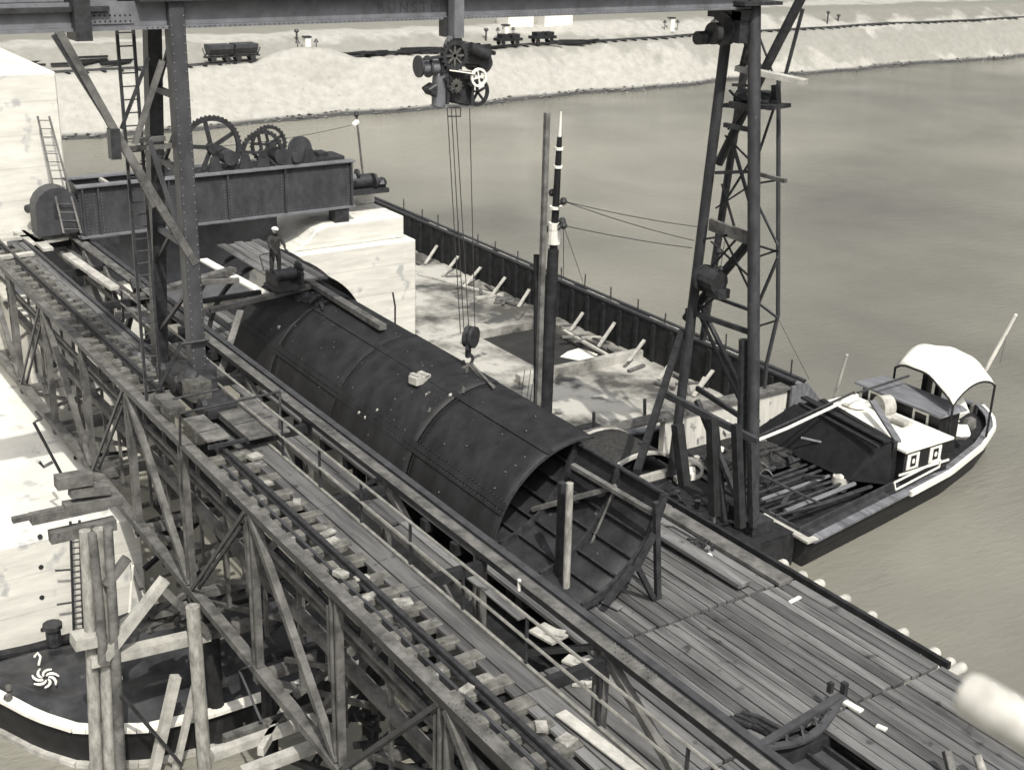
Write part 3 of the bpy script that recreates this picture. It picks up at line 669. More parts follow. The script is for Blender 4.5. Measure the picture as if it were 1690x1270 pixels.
b = MB(); b.ring((gx-.5, 20.75, 2.5), (1, 0, 0), .48, .46, .12, 28); b.build('brake_disc', 'steel', T)
for c, r, l0, l1 in (((gx-.6, 17.8, 2.45), .28, -.8, .5), ((gx-.7, 19.9, 2.3), .3, -.6, .5), ((gx-.5, 20.4, 2.25), .18, -.6, .5)):
    b = MB(); b.tube([V(*c)+V(l0, 0, 0), V(*c)+V(l1, 0, 0)], r, 14); b.build('drum', 'steel_d', T, smooth=True)
for y in (16.1, 17.2, 18.4, 19.1, 20.1, 21.0):
    b = MB(); b.prism([(gx-.15, y-.28, zt), (gx-.15, y+.28, zt), (gx-.15, y+.12, zt+.55), (gx-.15, y-.12, zt+.55)], (-.12, 0, 0)); b.build('bearing_bracket', 'steel_d', T)
b = MB(); b.bb(gx-1.3, gx-.2, 21.3, 22.5, zt, zt+.14); b.bb(gx-1.0, gx-.4, 21.5, 21.9, zt+.14, zt+.3); b.build('motor_bed', 'iron', T)
b = MB(); b.bb(gx-.5, gx+.1, 21.9, 22.5, zb-.55, zb-.01); b.build('bearing', 'iron', T)
b = MB(); b.bb(gx-.5, gx+.3, 12.3, 13.3, zb-.5, zb-.01); b.build('bearing', 'iron', T)
# electric cable post and gear at the right end
T = thing('drive_motor', 'dark drive motor heap beside the right end of the winch girder', 'motor', (-46.2, 23.6, .4))
c = V(-46.4, 23.9, .45)
b = MB(); b.tube([c+V(0, -.5, .3), c+V(0, .5, .3)], .3, 14); b.build('casing', 'iron', T, smooth=True)
b = MB(); b.tube([c+V(.3, -.9, .55), c+V(.3, -.5, .55)], .16, 12); b.build('shaft_end', 'steel_l', T)
b = MB(); b.ring(c+V(.35, .35, .35), (0, 1, 0), .3, .28, .1, 20); b.ring(c+V(.1, -.3, .65), (0, 1, 0), .2, .18, .1, 20); each(b, 'pulley', 'iron', T)
b = MB(); b.bb(c.x-.5, c.x+.6, c.y-.8, c.y+.9, c.z-.12, c.z+.05); b.ball(c+V(.2, .75, .2), .25, 8, jit=.2); b.build('base', 'iron', T)
pa = P(600, 300, x=-46.8); pb = P(588, 188, x=-46.8)
T = thing('insulator_post', 'thin post with insulators standing behind the winch girder end', 'post', pa)
b = MB(); b.tube([pa, pb], .05, 6); b.build('pole', 'timber', T)
for k, (px, py) in enumerate(((588, 189), (585, 205), (589, 202))): b = MB(); b.ball(P(px, py, x=-46.8), .11, 8, (1, 1, 1.2)); b.build('insulator', 'white' if k else 'iron', T)

# ================================================================== TRESTLE
XN = [-46.6, -42.6, -38.6, -34.65, -30.7, -26.75, -22.75, -18.8, -14.85, -10.9, -7.0]
def truss(y, zb_, lab, doubles, mid=True):
    T = thing('truss_girder', lab, 'truss', (-26, y, zb_), 'truss girders of the trestle')
    b = MB(); b.beam((-47.5, y, -.10), (-5, y, -.10), .20, .2); b.build('top_chord', 'steel', T)
    b = MB(); b.beam((-47.5, y-(.02 if y < 10 else .06), .008), (-5, y-(.02 if y < 10 else .06), .008), .24, .015)
    for xs in (-14.0, -25.6, -40):
        for k in range(11):
            for s_ in (-.08, .0, .08): b.ball((xs-.6+k*.11, y+s_-.02, .022), .024, 4)
    b.build('cover_plate', 'timber', T)
    b = MB(); b.beam((-47.5, y, zb_), (-5, y, zb_), .26, .18); b.build('bottom_chord', 'timber', T)
    if y > 10: b = MB(); b.beam((-47.5, y+.22, -.02), (-5, y+.22, -.02), .16, .1); b.build('side_angle', 'steel', T)
    for i, x in enumerate(XN):
        b = MB()
        for s in (-.105, .105): b.beam((x+s, y, -.2), (x+s, y, zb_+.1), .065, .16, up=(0, 1, 0))
        b.build('post', 'timber', T)
        if i % 2 == 1 and i+1 < len(XN):   # bottom nodes
            for dj in (-1, 1):
                b = MB(); x2 = XN[i+dj]
                if dj == -1: b.beam((x-.05, y-.03, zb_+.1), (x2+.1, y-.03, -.2), .16, .16)
                else:
                    for s in (-.09, .09): b.beam((x+.2, y+s, zb_+.1), (x2-.1, y+s, -.2), .05, .09)
                b.build('diagonal', 'timber' if dj == -1 else 'steel', T)
    return T
Tn = truss(9.0, -4.0, 'near truss girder of the trestle, its pale posts facing the camera at lower left', 1)
Tf = truss(12.15, -2.55, 'far truss girder of the trestle running beside the steel tube', 1)
T = thing('trestle_floor', 'timber floor framing hung between the two truss girders', 'floor framing', (-26, 10.5, -4))
b = MB(); b.beam((-45, 9.45, -2.1), (-6, 9.45, -2.1), .22, .22); b.build('mid_beam', 'timber', T)
for y, z in ((9.1, -.8), (9.35, -1.35), (9.75, -2.5)):
    b = MB(); b.beam((-45, y, z), (-6, y, z), .07, .09); b.build('stringer', 'timber', T)
for x in XN:
    b = MB(); b.beam((x, 8.9, -4.2), (x, 12.4, -4.2), .22, .22); b.build('cross_beam', 'timber', T)
    b = MB(); b.beam((x+1.3, 9.45, -.3), (x+1.25, 9.45, -4.0), .08, .08); b.build('upright', 'timber', T)
    b = MB(); b.beam((x+2.6, 9.8, -.3), (x+2.6, 9.8, -4.2), .07, .1); b.build('upright', 'timber', T)
    b = MB(); b.beam((x+.1, 9.6, -3.9), (x+3.7, 9.6, -2.2), .07, .1); b.build('brace', 'timber', T)
    b = MB(); b.beam((x+.2, 9.1, -.34), (x+.2, 12.1, -.34), .16, .22); b.build('cross_beam', 'timber_d', T)
    b = MB(); b.beam((x-.3, 9.0, -.55), (x-.3, 9.0, -2.2), .07, .1); b.beam((x+.35, 9.5, -2.2), (x-1.2, 10.4, -4.0), .12, .12); b.build('hanger', 'timber', T)
for i in range(len(XN)-1):
    b = MB(); b.beam((XN[i], 9.1, -4.3), (XN[i+1], 12.0, -4.3), .12, .1); b.build('lateral', 'timber', T)
b = MB(); b.bb(-30, -5, 10.9, 11.9, -1.72, -1.66) if 0 else b.bb(-44, -5, 11.2, 11.5, -3.9, -3.8); b.build('lower_boards', 'timber_d', T)

# sleepers
s0 = MB(); s0.box((0, 0, 0), (.27, 1.05, .16)); sl = s0.build('sleeper', mat('old sleeper', .06, .17, 4, .9, (1, 1, 1), .6, 0, tint=W1, spots=(.24, 3, .62)), bevel=.015)
slab = 'short grey timber sleeper under the crane rail on the trestle'
tag(sl, slab, 'sleeper', 'sleepers under the crane rail'); first = True
x = -45.0
while x < -7.5:
    if not (-28.9 < x < -25.4):
        o = sl if first else sl.copy()
        if not first: COL.objects.link(o)
        first = False
        o.location = (x, 9.56+rnd(-.05, .05), -.15+rnd(-.01, .01)); o.rotation_euler = (rnd(-.02, .02), rnd(-.02, .02), rnd(-.05, .05)); o.scale = (rnd(.85, 1.2), rnd(.95, 1.06), 1)
    x += rnd(.58, .86)
# blocks (packing pieces) on the sleepers, pale
pk = MB(); pk.box((0, 0, 0), (.26, .3, .1)); pk0 = pk.build('packing_block', mat('worn packing wood', .10, .34, 5, .85, island=.2, tint=W1), bevel=.012); first = True
tag(pk0, 'pale packing block wedged beside the crane rail on a sleeper', 'block', 'packing blocks beside the crane rail')
for px, py in ((440, 800), (490, 830), (541, 880), (548, 895), (597, 955), (562, 950), (665, 995), (612, 985), (420, 755), (800, 1122), (770, 1140), (893, 1200), (935, 1222)):
    p = P(px, py, z=0.0); o = pk0 if first else pk0.copy()
    if not first: COL.objects.link(o)
    first = False; o.location = p+V(0, 0, -.01); o.rotation_euler = (rnd(-.06, .06), rnd(-.06, .06), rnd(-.5, .5)); o.scale = (rnd(.55, 1.2), rnd(.5, 1.1), rnd(.5, 1.3))
b = MB(); b.beam((-46, 9.5, .0), (-5, 9.5, .0), .19, .05); b.beam((-46, 9.5, .05), (-5, 9.5, .05), .05, .1); b.beam((-46, 9.5, .12), (-5, 9.5, .12), .09, .05)
tag(b.build('crane_rail', 'iron'), 'dark heavy crane rail laid along the sleepers of the trestle', 'rail')
b = MB(); b.beam((-46, 10.33, .03), (-29.3, 10.33, .03), .1, .1)
tag(b.build('guard_rail', 'steel'), 'thinner guard rail on the trestle behind the crane leg', 'rail')
b = MB(); b.beam((-24.8, 9.22, -.02), (-5, 9.22, -.02), .06, .1)
tag(b.build('angle_iron', 'steel'), 'thin angle iron between near truss and crane rail', 'angle iron')
# walkways
rail_l = mat('worn light rail', .15, .28, 4, .5, tint=W1)
T = thing('plank_walkway', 'plank walkway beside the crane rail behind the near truss', 'walkway', (-20, 10.2, 0))
b = MB(); x = -46
while x < -6:
    ln = rnd(3.5, 5)
    if not (-28.5 < x < -26):
        for k, y in enumerate((10.02, 10.24, 10.43) if x > -27 else (9.98, 10.2)):
            b.bb(x, min(x+ln-.03, -5), y-.1, y+.09, -.09+rnd(-.01, .01), -.02+rnd(-.01, .01))
    x += ln
b.build('planks', 'timber_x', T)
b = MB(); b.bb(-25.4, -5, 10.535, 10.60, -.16, .02); b.build('edge_angle', rail_l, T)
T2 = thing('handrail', 'thin double iron handrail along the edge of the plank walkway', 'handrail', (-20, 10.56, 0))
for z in (.48, .92):
    b = MB(); b.tube([(-35.9, 10.56, z), (-25, 10.56, z), (-15, 10.56, z+.01), (-5, 10.56, z)], .03, 6); b.build('rail', rail_l, T2)
for x in (-35.8, -33, -30.4, -24.6, -22.7, -20.8, -18.8, -16.9, -14.9, -12.9, -10.9, -8.9):
    b = MB(); b.beam((x, 10.57, -.1), (x, 10.57, .92), .045); b.build('post', 'iron', T2)
T = thing('inner_walkway', 'broken plank walkway along the foot of the far truss', 'walkway', (-22, 11.5, -.5))
b = MB(); x = -46
while x < -18:
    ln = rnd(1.6, 3.2)
    for y in (11.54, 11.78):
        if random.random() < .85: b.bb(x+rnd(-.1, .1), x+ln-.05, y-.11, y+.1, -.5+rnd(-.015, .015), -.45+rnd(-.015, .015))
    x += ln
b.build('planks', 'timber_x', T)
b = MB(); b.bb(-46, -18, 11.40, 11.46, -.62, -.5); b.build('bearer', 'timber', T)
# board leaning, paper scraps
for k, (px, py, l_, w_, a, lab) in enumerate(((1130-180, 1092, .5, .3, .4, 'pale crumpled board under the far truss near the middle'), (965, 1128, .5, .18, .9, 'white splintered board under the far truss, lowest of its kind'), (905, 1045, .7, .5, .2, 'grey board patch under the far truss'))):
    p = P(px, py, z=ZD+.06); b = MB(); b.box(p, (l_, w_, .05), a); b.box(p+V(.1, .1, .06), (l_*.6, w_*.5, .03), a+.5)
    tag(b.build('loose_board', 'timber_l'), lab, 'board', 'loose boards under the far truss')
post_thing('pale_plank', 'long pale plank lying on the walkway at the bottom edge', 'plank', P(925, 1175, z=.06), P(1075, 1290, z=.06), .22, 'timber_l', h_=.05)
post_thing('pale_stake', 'short white stake standing on the inner side of the far truss', 'stake', P(857, 975, y=12.0), P(857, 955, y=12.0), .06, 'white')
post_thing('leaning_board', 'grey board leaning between walkway and tube behind the crane leg', 'board', P(362, 622, y=11.9), P(397, 512, y=13.2), .2, 'timber', h_=.06)

# upper part of the trestle at the far left
T = thing('left_gangway', 'pale timber gangway with handrail above the far end of the trestle', 'gangway', (-42, 11.9, 0))
for z, a, c in ((0, (54, 345), (227, 472)), (0, (54, 370), (225, 490))):
    b = MB(); b.tube([P(*a, y=11.9), P((a[0]+c[0])/2, (a[1]+c[1])/2, y=11.9), P(*c, y=11.9)], .06, 6); b.build('rail', 'timber', T)
b = MB(); b.beam(P(226, 478, y=11.9), P(206, 560, y=11.9), .16); b.build('end_strut', 'iron', T)
b = MB(); b.beam(P(228, 478, y=11.9), P(232, 470, y=11.9)+V(-.6, 0, 0), .3, .2); b.build('end_block', 'iron', T)
for px, y0, y1 in ((100, 385, 430), (140, 415, 470), (175, 440, 510)):
    b = MB(); b.beam(P(px, y0, y=11.9), P(px+4, y1, y=11.9), .16); b.build('post', 'timber', T)
    b = MB(); b.beam(P(px, y0, y=11.9), P(px+22, y1, y=11.9), .12); b.build('brace', 'timber', T)
for a, c, w_ in (((0, 345), (80, 412), .35), ((0, 362), (60, 402), .4), ((60, 400), (110, 392), .35), ((0, 395), (55, 390), .3), ((0, 425), (55, 418), .3), ((110, 420), (190, 476), .3)):
    b = MB(); b.beam(P(*a, z=.05), P(*c, z=.05), w_, .1); b.build('plank', 'timber_l', T)
b = MB(); p = P(55, 372, z=-.2); b.beam(p-V(0, 0, .5), p+V(0, 0, 1.3), .35); b.build('bollard_post', 'timber', T)
b = MB(); b.tube([P(45, 345, z=1.0), P(70, 338, z=1.0), P(82, 330, z=1.1)], .16, 8); b.build('capstan', 'iron', T)
p = P(95, 345, x=-45.2)
T = thing('cable_drum', 'grey round topped housing at the left end of the winch girder', 'housing', p)
b = MB(); pr_ = [p+V(0, .75*math.cos(R(a)), .75*math.sin(R(a))) for a in range(0, 181, 20)]; pr_ += [p+V(0, -.75, -.9), p+V(0, .75, -.9)]
b.prism(pr_, (-.8, 0, 0)); b.build('casing', 'steel', T)
b = MB(); b.bb(p.x+.002, p.x+.03, p.y-.12, p.y+.1, p.z-.3, p.z+.2); b.build('slot', 'iron', T)

def ladder(name, lab, bl, br, tl, tr_, n, m_, r_=.03, skip=0):
    T = thing(name, lab, 'ladder', (Vector(bl)+Vector(br))/2, None)
    for a, c in ((bl, tl), (br, tr_)): b = MB(); b.beam(a, c, r_*2.2, r_*1.4); b.build('rail', m_, T)
    for k in range(skip, n):
        t = (k+.5)/n; b = MB(); b.tube([Vector(bl).lerp(Vector(tl), t), Vector(br).lerp(Vector(tr_), t)], r_*.55, 6); b.build('rung', m_, T)
    return T
ladder('wooden_ladder', 'slender pale ladder leaning against the white abutment', P(105, 385, x=-44.5), P(134, 385, x=-44.5), P(62, 192, x=-46.8), P(81, 192, x=-46.8), 14, 'timber', .03)

# bents, piles and stacked timbers at lower left
T = thing('pile_bent', 'pale timber pile bent at lower left carrying the near truss', 'pile bent', (-28, 7.6, ZW))
for a, c, w_, m_ in (((140, 875), (160, 1285), .26, 'timber_l'), ((163, 872), (182, 1285), .27, 'timber_l'), ((178, 870), (200, 1285), .22, 'timber'), ((152, 880), (170, 1090), .2, 'timber')):
    b = MB(); pa = P(*a, x=-26.1+(.3 if w_ < .24 else 0)); pb = P(*c, x=-26.1+(.3 if w_ < .24 else 0)); b.tube([pa, pa.lerp(pb, .5)+V(0, .02, 0), pb], [w_*.5, w_*.55, w_*.6], 10); b.build('pile', 'bark' if m_ == 'timber_l' else m_, T, smooth=True)
for a, c, w_, h_, m_ in (((20, 858), (190, 822), .16, .12, 'timber'), ((50, 856), (175, 830), .3, .22, 'timber'), ((82, 886), (190, 862), .28, .28, 'timber'), ((92, 796), (150, 786), .35, .3, 'timber'), ((105, 838), (200, 822), .32, .24, 'timber'), ((115, 812), (180, 805), .3, .22, 'timber')):
    b = MB(); b.beam(P(*a, x=-26.4), P(*c, x=-26.4), w_*.93, h_*.93); b.build('baulk', m_, T)
for a, c, w_, h_, m_ in (((148, 1090), (345, 1045), .34, .26, 'timber_l'), ((340, 1045), (430, 1025), .28, .24, 'timber'), ((165, 1060), (235, 1010), .3, .22, 'timber'), ((120, 1058), (160, 1050), .5, .3, 'timber_l')):
    b = MB(); b.beam(P(*a, x=-26.0), P(*c, x=-26.0), w_*.95, h_*.95); b.build('cap_beam', m_, T)
for a, c, w_, m_ in (((172, 1085), (272, 955), .24, 'timber_l'), ((345, 1045), (262, 965), .2, 'timber'), ((175, 965), (210, 920), .2, 'timber'), ((290, 1115), (250, 1290), .24, 'timber_l'), ((322, 1130), (285, 1290), .16, 'timber_l')):
    b = MB(); b.beam(P(*a, x=-25.8), P(*c, x=-25.8), w_*.9); b.build('brace', m_, T)
b = MB(); b.tube([P(200, 1145, x=-25.6), P(300, 1262, x=-25.6)], .05, 6); b.build('tie_rod', 'iron', T)
T = thing('pile_bent', 'darker round pile bent right of the pale one under the near truss', 'pile bent', (-25, 8.4, ZW))
for a, c, w_ in (((318, 1000), (340, 1290), .34), ((345, 990), (366, 1290), .4)):
    b = MB(); pa = P(*a, y=8.5+(.8 if w_ > .35 else 0)); pb = P(*c, y=8.5+(.8 if w_ > .35 else 0)); b.tube([pa, pa.lerp(pb, .5), pb], w_/2, 10); b.build('pile', 'bark' if w_ < .35 else 'timber_d', T, smooth=True)
for a, c, w_, m_ in (((350, 1245), (520, 1185), .22, 'timber_l'), ((400, 1275), (560, 1215), .26, 'timber_l'), ((370, 1220), (480, 1180), .18, 'timber'), ((430, 1240), (470, 1170), .14, 'timber_l'), ((440, 1200), (560, 1150), .2, 'timber')):
    b = MB(); b.beam(P(*a, z=-5.2), P(*c, z=-5.2), w_, .2); b.build('cap_beam', m_, T)
b = MB(); b.tube([P(412, 1098, y=8.8), P(395, 1105, y=8.8), P(432, 1190, y=8.8), P(405, 1205, y=8.8), P(403, 1192, y=8.8)], .03, 6); b.build('iron_hook', 'steel', T)
b = MB()
for x in (-23, -19, -15, -11): 
    b.tube([(x, 9.3, -4.3), (x, 9.3, ZW-1)], .18, 8); b.tube([(x, 11.8, -4.3), (x, 11.8, ZW-1)], .18, 8); b.beam((x, 9.1, -5.5), (x, 12.2, -6.6), .14); b.beam((x-.3, 9.3, -6.6), (x+4, 9.3, -4.6), .14)
each(b, 'rear_pile', 'timber_d', T)
T = thing('scaffold', 'tangled timber scaffold under the trestle behind the near truss', 'scaffold', (-30, 10.5, -6))
for k in range(46):
    x = rnd(-41, -14); y = rnd(9.3, 11.6); z = rnd(-6.4, -4.3); kind = k % 4; b = MB(); w_ = rnd(.07, .16)
    if kind == 0: b.beam((x, y, z), (x+rnd(-.3, .3), y+rnd(-.2, .2), z+rnd(1.2, 3)), w_)
    elif kind == 1: b.beam((x, y, z), (x+rnd(1.5, 3.5), y+rnd(-.3, .3), z+rnd(-1.6, 1.8)), w_)
    elif kind == 2: b.beam((x, 9.1, z+.2), (x+rnd(-.4, .4), 12.1, z+rnd(0, .6)), w_)
    else: b.beam((x, 9.3, z+rnd(0, 1)), (x+rnd(-1, 1), 11.9, z+rnd(.8, 2.5)), w_)
    b.build(('upright', 'brace', 'cross_timber', 'raker')[kind], 'timber' if k % 3 else 'timber_d', T)
# ladders and scaffold behind the bent
ladder('iron_ladder', 'narrow dark iron ladder standing against the white wall at lower left', P(122, 1045, x=-32.2), P(138, 1043, x=-32.2), P(116, 860, x=-32.2), P(131, 858, x=-32.2), 19, 'iron', .03)
ladder('rope_ladder', 'fine dark ladder right of the iron ladder at lower left', P(152, 1020, x=-31.9), P(162, 1018, x=-31.9), P(140, 865, x=-31.9), P(150, 864, x=-31.9), 26, 'iron', .022)
for k, (a, c) in enumerate((((91, 941), (120, 939)), ((94, 997), (121, 993)))):
    b = MB(); b.tube([P(*a, x=-32.2), P(*c, x=-32.2)], .03, 5); tag(b.build('iron_peg', 'iron'), ('iron peg sticking out left of the iron ladder, upper one', 'iron peg sticking out left of the iron ladder, lower one')[k], 'iron peg', 'iron pegs on the ladder')
post_thing('white_pole', 'thin white upright pole behind the truss at lower left', 'pole', P(214, 1010, x=-28.5), P(219, 932, x=-28.5), .08, 'white', True)
b = MB()
for k in range(26):
    p = P(rnd(225, 310), rnd(1000, 1042), x=-26.3+rnd(-.4, .2)); a = rnd(-.5, .5); b.beam(p, p+V(rnd(-.3, .3), rnd(.2, .9), rnd(-.1, .3)), rnd(.08, .2), rnd(.06, .14))
tag(b.build('timber_heap', 'timber'), 'heap of broken timber pieces on the bent cap at lower left', 'timber heap')
b = MB()
for k in range(34):
    p = P(rnd(600, 760), rnd(1150, 1290), z=-4.0+rnd(-.3, .1)); a = rnd(0, 6.3); b.beam(p, p+V(math.cos(a), math.sin(a), rnd(-.1, .2))*rnd(.3, 1.1), rnd(.08, .2), .08)
tag(b.build('timber_heap', 'timber_d'), 'dark heap of loose timbers under the trestle at the bottom edge', 'timber heap')

# ================================================================== BOATS
def hull_mesh(T, cx, y0, y1, widths, zg, m_='black', flip=False):
    """widths: list of (t, half width) along the boat from y0 to y1"""
    def hw(t):
        for (a, wa), (c, wc) in zip(widths, widths[1:]):
            if t <= c: k = (t-a)/(c-a); k = k*k*(3-2*k) if 0 else k; return wa+(wc-wa)*k
        return widths[-1][1]
    N_ = 40
    def sec(t, s, lev):   # lev 0 keel .. 1 gunwale
        y = y0+(y1-y0)*t; wv = hw(t); fl = .92+.08*lev
        zz = (ZW-.6)+(zg+sheer(t)-(ZW-.6))*lev
        return V((cx(t) if callable(cx) else cx)+s*wv*fl, y, zz)
    def sheer(t): return .06*max(0, (t-.7)/.3)**2
    b = MB()
    for s in (-1, 1):
        b.grid(lambda u, v: sec(u, s, v), N_, 5)
    b.add([sec(0, -1, 0), sec(0, 1, 0), sec(0, 1, 1), sec(0, -1, 1)], [(0, 1, 2, 3)])
    b.build('hull', m_, T, smooth=True, solid=.05)
    return sec, hw, sheer
# ---- right boat
BC = (-30.1, 36, ZW)
T = thing('work_boat', 'black work barge with white canopy and open cargo hold moored behind the deck', 'boat', BC)
y0, y1, zg = 28.9, 43.7, -7.35
Wd = [(0, 5.0), (.33, 4.25), (.57, 3.65), (.77, 2.75), (.9, 1.85), (.96, 1.1), (1, .15)]
sec, hw, sheer = hull_mesh(T, -30.1, y0, y1, Wd, zg)
def gl(t, s, dz=0, out=0): q = sec(t, s, 1); return q+V(s*out, 0, dz)
b = MB()
for s in (-1, 1):
    for i in range(39): b.beam(gl(i/39, s, .0), gl((i+1)/39, s, .0), .34, .08)
b.build('gunwale', 'grey', T)
b = MB()
for i in range(15, 39): b.beam(gl(i/39, 1, -.02, .17), gl((i+1)/39, 1, -.02, .17), .12, .2)
b.build('white_rubbing_strake', 'white', T)
b = MB()
q = [P(1476, 796, x=-25.9), P(1552, 758, x=-25.9), P(1550, 770, x=-25.9), P(1478, 808, x=-25.9)]
for i in range(4): b.beam(q[i], q[(i+1) % 4], .05, .05)
b.build('white_panel_line', 'white', T)
b = MB(); b.grid(lambda u, v: V(-30.1+(2*v-1)*(hw(.02+u*.96)-.1), y0+(y1-y0)*(.02+u*.96), ZW+.45+(.35 if u > .42 else 0)), 30, 4); b.build('bottom_boards', 'timber_d', T)
b = MB(); b.beam(P(1262, 848, z=-7.3), P(1342, 893, z=-7.3), .5, .08); b.build('bow_board', 'timber_l', T)
b = MB(); b.beam((-33.9, 29.0, zg+.05), (-25.2, 29.0, zg+.05), .2, .12); b.build('bow_beam', 'timber_d', T)
# side planking deck inside near gunwale
b = MB()
for i in range(0, 16): a = gl(i/39, 1, .0, -.32); c = gl((i+1)/39, 1, .0, -.32); b.beam(a, c, .34, .05); b.beam(a+V(-.2, 0, .1), c+V(-.2, 0, .1), .06, .28)
b.build('side_deck', 'steel_d', T)
# hold cargo: rods
for k in range(9):
    x = -26.9-k*.38; b = MB(); b.tube([(x, 29.4+rnd(0, .6), ZW+.75+rnd(0, .25)), (x-.2, 34.3-rnd(0, .8), ZW+.8+rnd(0, .2))], .05+rnd(0, .04), 6); b.build('cargo_rod', 'steel_l' if k in (1, 4) else 'steel_d', T)
b = MB(); b.grid(lambda u, v: V(-32.6+2.6*v, 30.2+4.0*u, ZW+.75+.55*math.sin(3.1*v)*math.sin(3.1*u)+rnd(-.12, .12)), 12, 10); b.build('tarpaulin', 'clothes', T)
for k, (x, y, r_) in enumerate(((-31.2, 31.2, .55), (-30.2, 32.6, .45), (-32.2, 32.8, .5), (-29.3, 31.0, .35))):
    b = MB()
    for q in range(4): b.tube([V(x+math.cos(a)*(r_-q*.03), y+math.sin(a)*(r_-q*.03), ZW+1.0+q*.06+.1*math.sin(a*2+k)) for a in [i*math.pi/10 for i in range(20)]], .035, 5)
    b.build('rope_coil', 'iron', T)
for k in range(22):
    p = V(rnd(-32.5, -27.5), rnd(29.6, 34), ZW+rnd(.8, 1.15)); a = rnd(0, 3.1); ln = rnd(.3, 1.2); b = MB(); b.beam(p, p+V(math.cos(a)*ln, math.sin(a)*ln, rnd(-.1, .25)), rnd(.06, .2), rnd(.05, .12)); b.build('hold_scrap', ('iron', 'timber_d', 'steel_d', 'timber')[k % 4], T)
# black cabin with sloping front
def hexa(bt, tp): return list(bt)+list(tp)
F6 = [(3, 2, 1, 0), (4, 5, 6, 7), (0, 1, 5, 4), (1, 2, 6, 5), (2, 3, 7, 6), (3, 0, 4, 7)]
b = MB(); b.add([(-26.7, 34.4, -7.45), (-26.7, 34.75, -7.45), (-32.6, 35.4, -7.6), (-32.6, 35.0, -7.6), (-26.75, 34.5, -5.75), (-26.75, 34.7, -5.75), (-31.2, 35.7, -5.85), (-31.2, 35.5, -5.85)], F6); b.build('bulkhead', 'black', T)
b = MB(); b.add([(-27.6, 33.4, -7.3), (-26.6, 34.4, -7.3), (-32.6, 35.1, -7.4), (-32.9, 33.6, -7.5), (-27.2, 34.2, -5.85), (-26.8, 34.45, -5.8), (-31.2, 35.4, -5.9), (-31.6, 34.5, -6.0)], F6); b.build('hold_cover', 'black', T)
b = MB(); b.beam((-26.9, 34.3, -5.74), (-31.6, 35.0, -5.8), .3, .07); b.beam((-26.9, 33.9, -5.85), (-31.4, 34.6, -5.9), .12, .08); each(b, 'cover_board', 'timber_d', T)
# cabin body with windows
b = MB(); b.bb(-31.2, -26.45, 34.8, 37.25, -7.3, -6.08); b.build('cabin_wall', 'black', T)
b = MB(); b.bb(-31.25, -26.35, 34.72, 37.3, -6.08, -6.0); b.build('cabin_roof', 'white', T)
b = MB(); b.bb(-26.449, -26.41, 34.6, 37.3, -6.95, -6.88); b.build('white_line', 'white', T)
for y in (34.95, 36.15):
    b = MB(); b.bb(-26.449, -26.42, y, y+.62, -6.8, -6.2); f_ = b.build('window', 'white', T)
    b = MB(); b.bb(-26.419, -26.405, y+.17, y+.45, -6.7, -6.28); b.build('pane', 'black', f_)
    b = MB(); b.ball((-26.40, y+.31, -6.5), .08, 8, (.3, 1, 1.3)); b.build('ornament', 'white', f_)
# rear cabin
b = MB(); b.bb(-30.9, -27.2, 37.5, 38.6, -7.2, -5.52); b.build('wheelhouse', 'black', T)
b = MB(); b.add([(-31.1, 37.2, -5.5), (-27.0, 37.2, -5.5), (-27.0, 38.8, -5.5), (-31.1, 38.8, -5.5), (-31.1, 37.2, -5.42), (-27.0, 37.2, -5.42), (-27.2, 38.7, -5.36), (-30.9, 38.7, -5.36)], F6); b.build('wheelhouse_roof', 'grey', T)
for x in (-30.2, -28.05):
    b = MB(); y = 37.48
    for (a0, a1, c0, c1) in ((-.36, .36, .22, .3), (-.36, .36, -.3, -.22), (-.36, -.28, -.22, .22), (.28, .36, -.22, .22)): b.bb(x+a0, x+a1, y-.03, y+.015, -5.92+c0, -5.92+c1)
    b.build('window_frame', 'white', T)
b = MB(); b.ring((-29.3, 36.9, -5.75), (.25, 1, 0), .42, .40, .5, 20); b.build('vent_drum', 'timber_l', T)
b = MB(); b.box((-28.3, 36.6, -5.92), (.9, .5, .12)); b.box((-28.1, 36.4, -5.8), (.6, .3, .08)); each(b, 'roof_box', 'timber_l', T)
b = MB(); b.beam(P(1440, 662, z=-5.4), P(1482, 728, z=-5.75), .24, .1); b.build('leaning_board', 'grey', T)
b = MB(); b.ball((-30.3, 36.3, -5.85), .5, 10, (1.2, .7, .35), .1); b.build('canvas_bundle', 'cloth', T, smooth=True)
# canopy: ridge along y, open arches at both ends
KA, KB, KC = V(-30.7, 39.0, -5.0), V(-26.9, 37.7, -5.05), V(-27.5, 40.9, -5.05); KD = KA+KC-KB
def canopy(u, v):
    p = KA*(1-u)*(1-v)+KB*u*(1-v)+KC*u*v+KD*(1-u)*v
    su, sv = math.sin(math.pi*u)**.75 if 0 < u < 1 else 0, math.sin(math.pi*v)**.75 if 0 < v < 1 else 0
    p.z += .52*(1-(1-su)*(1-sv))+.03*math.sin(u*14+v*5); return p
b = MB(); b.grid(canopy, 15, 15); b.build('canopy', 'cloth', T, smooth=True, solid=.03)
for u, v in ((0, 0), (1, 0), (1, 1), (0, 1)):
    q = canopy(u, v); b = MB(); b.tube([q, V(q.x, q.y, -7.2)], .045, 6); b.build('canopy_post', 'timber_d', T)
b = MB(); b.tube([canopy(k/12, 0)-V(0, 0, .05) for k in range(13)], .035, 6); b.build('canopy_hoop', 'timber_d', T)
b = MB(); b.tube([canopy(1, k/12)-V(0, 0, .05) for k in range(13)], .035, 6); b.build('canopy_hoop', 'timber_d', T)
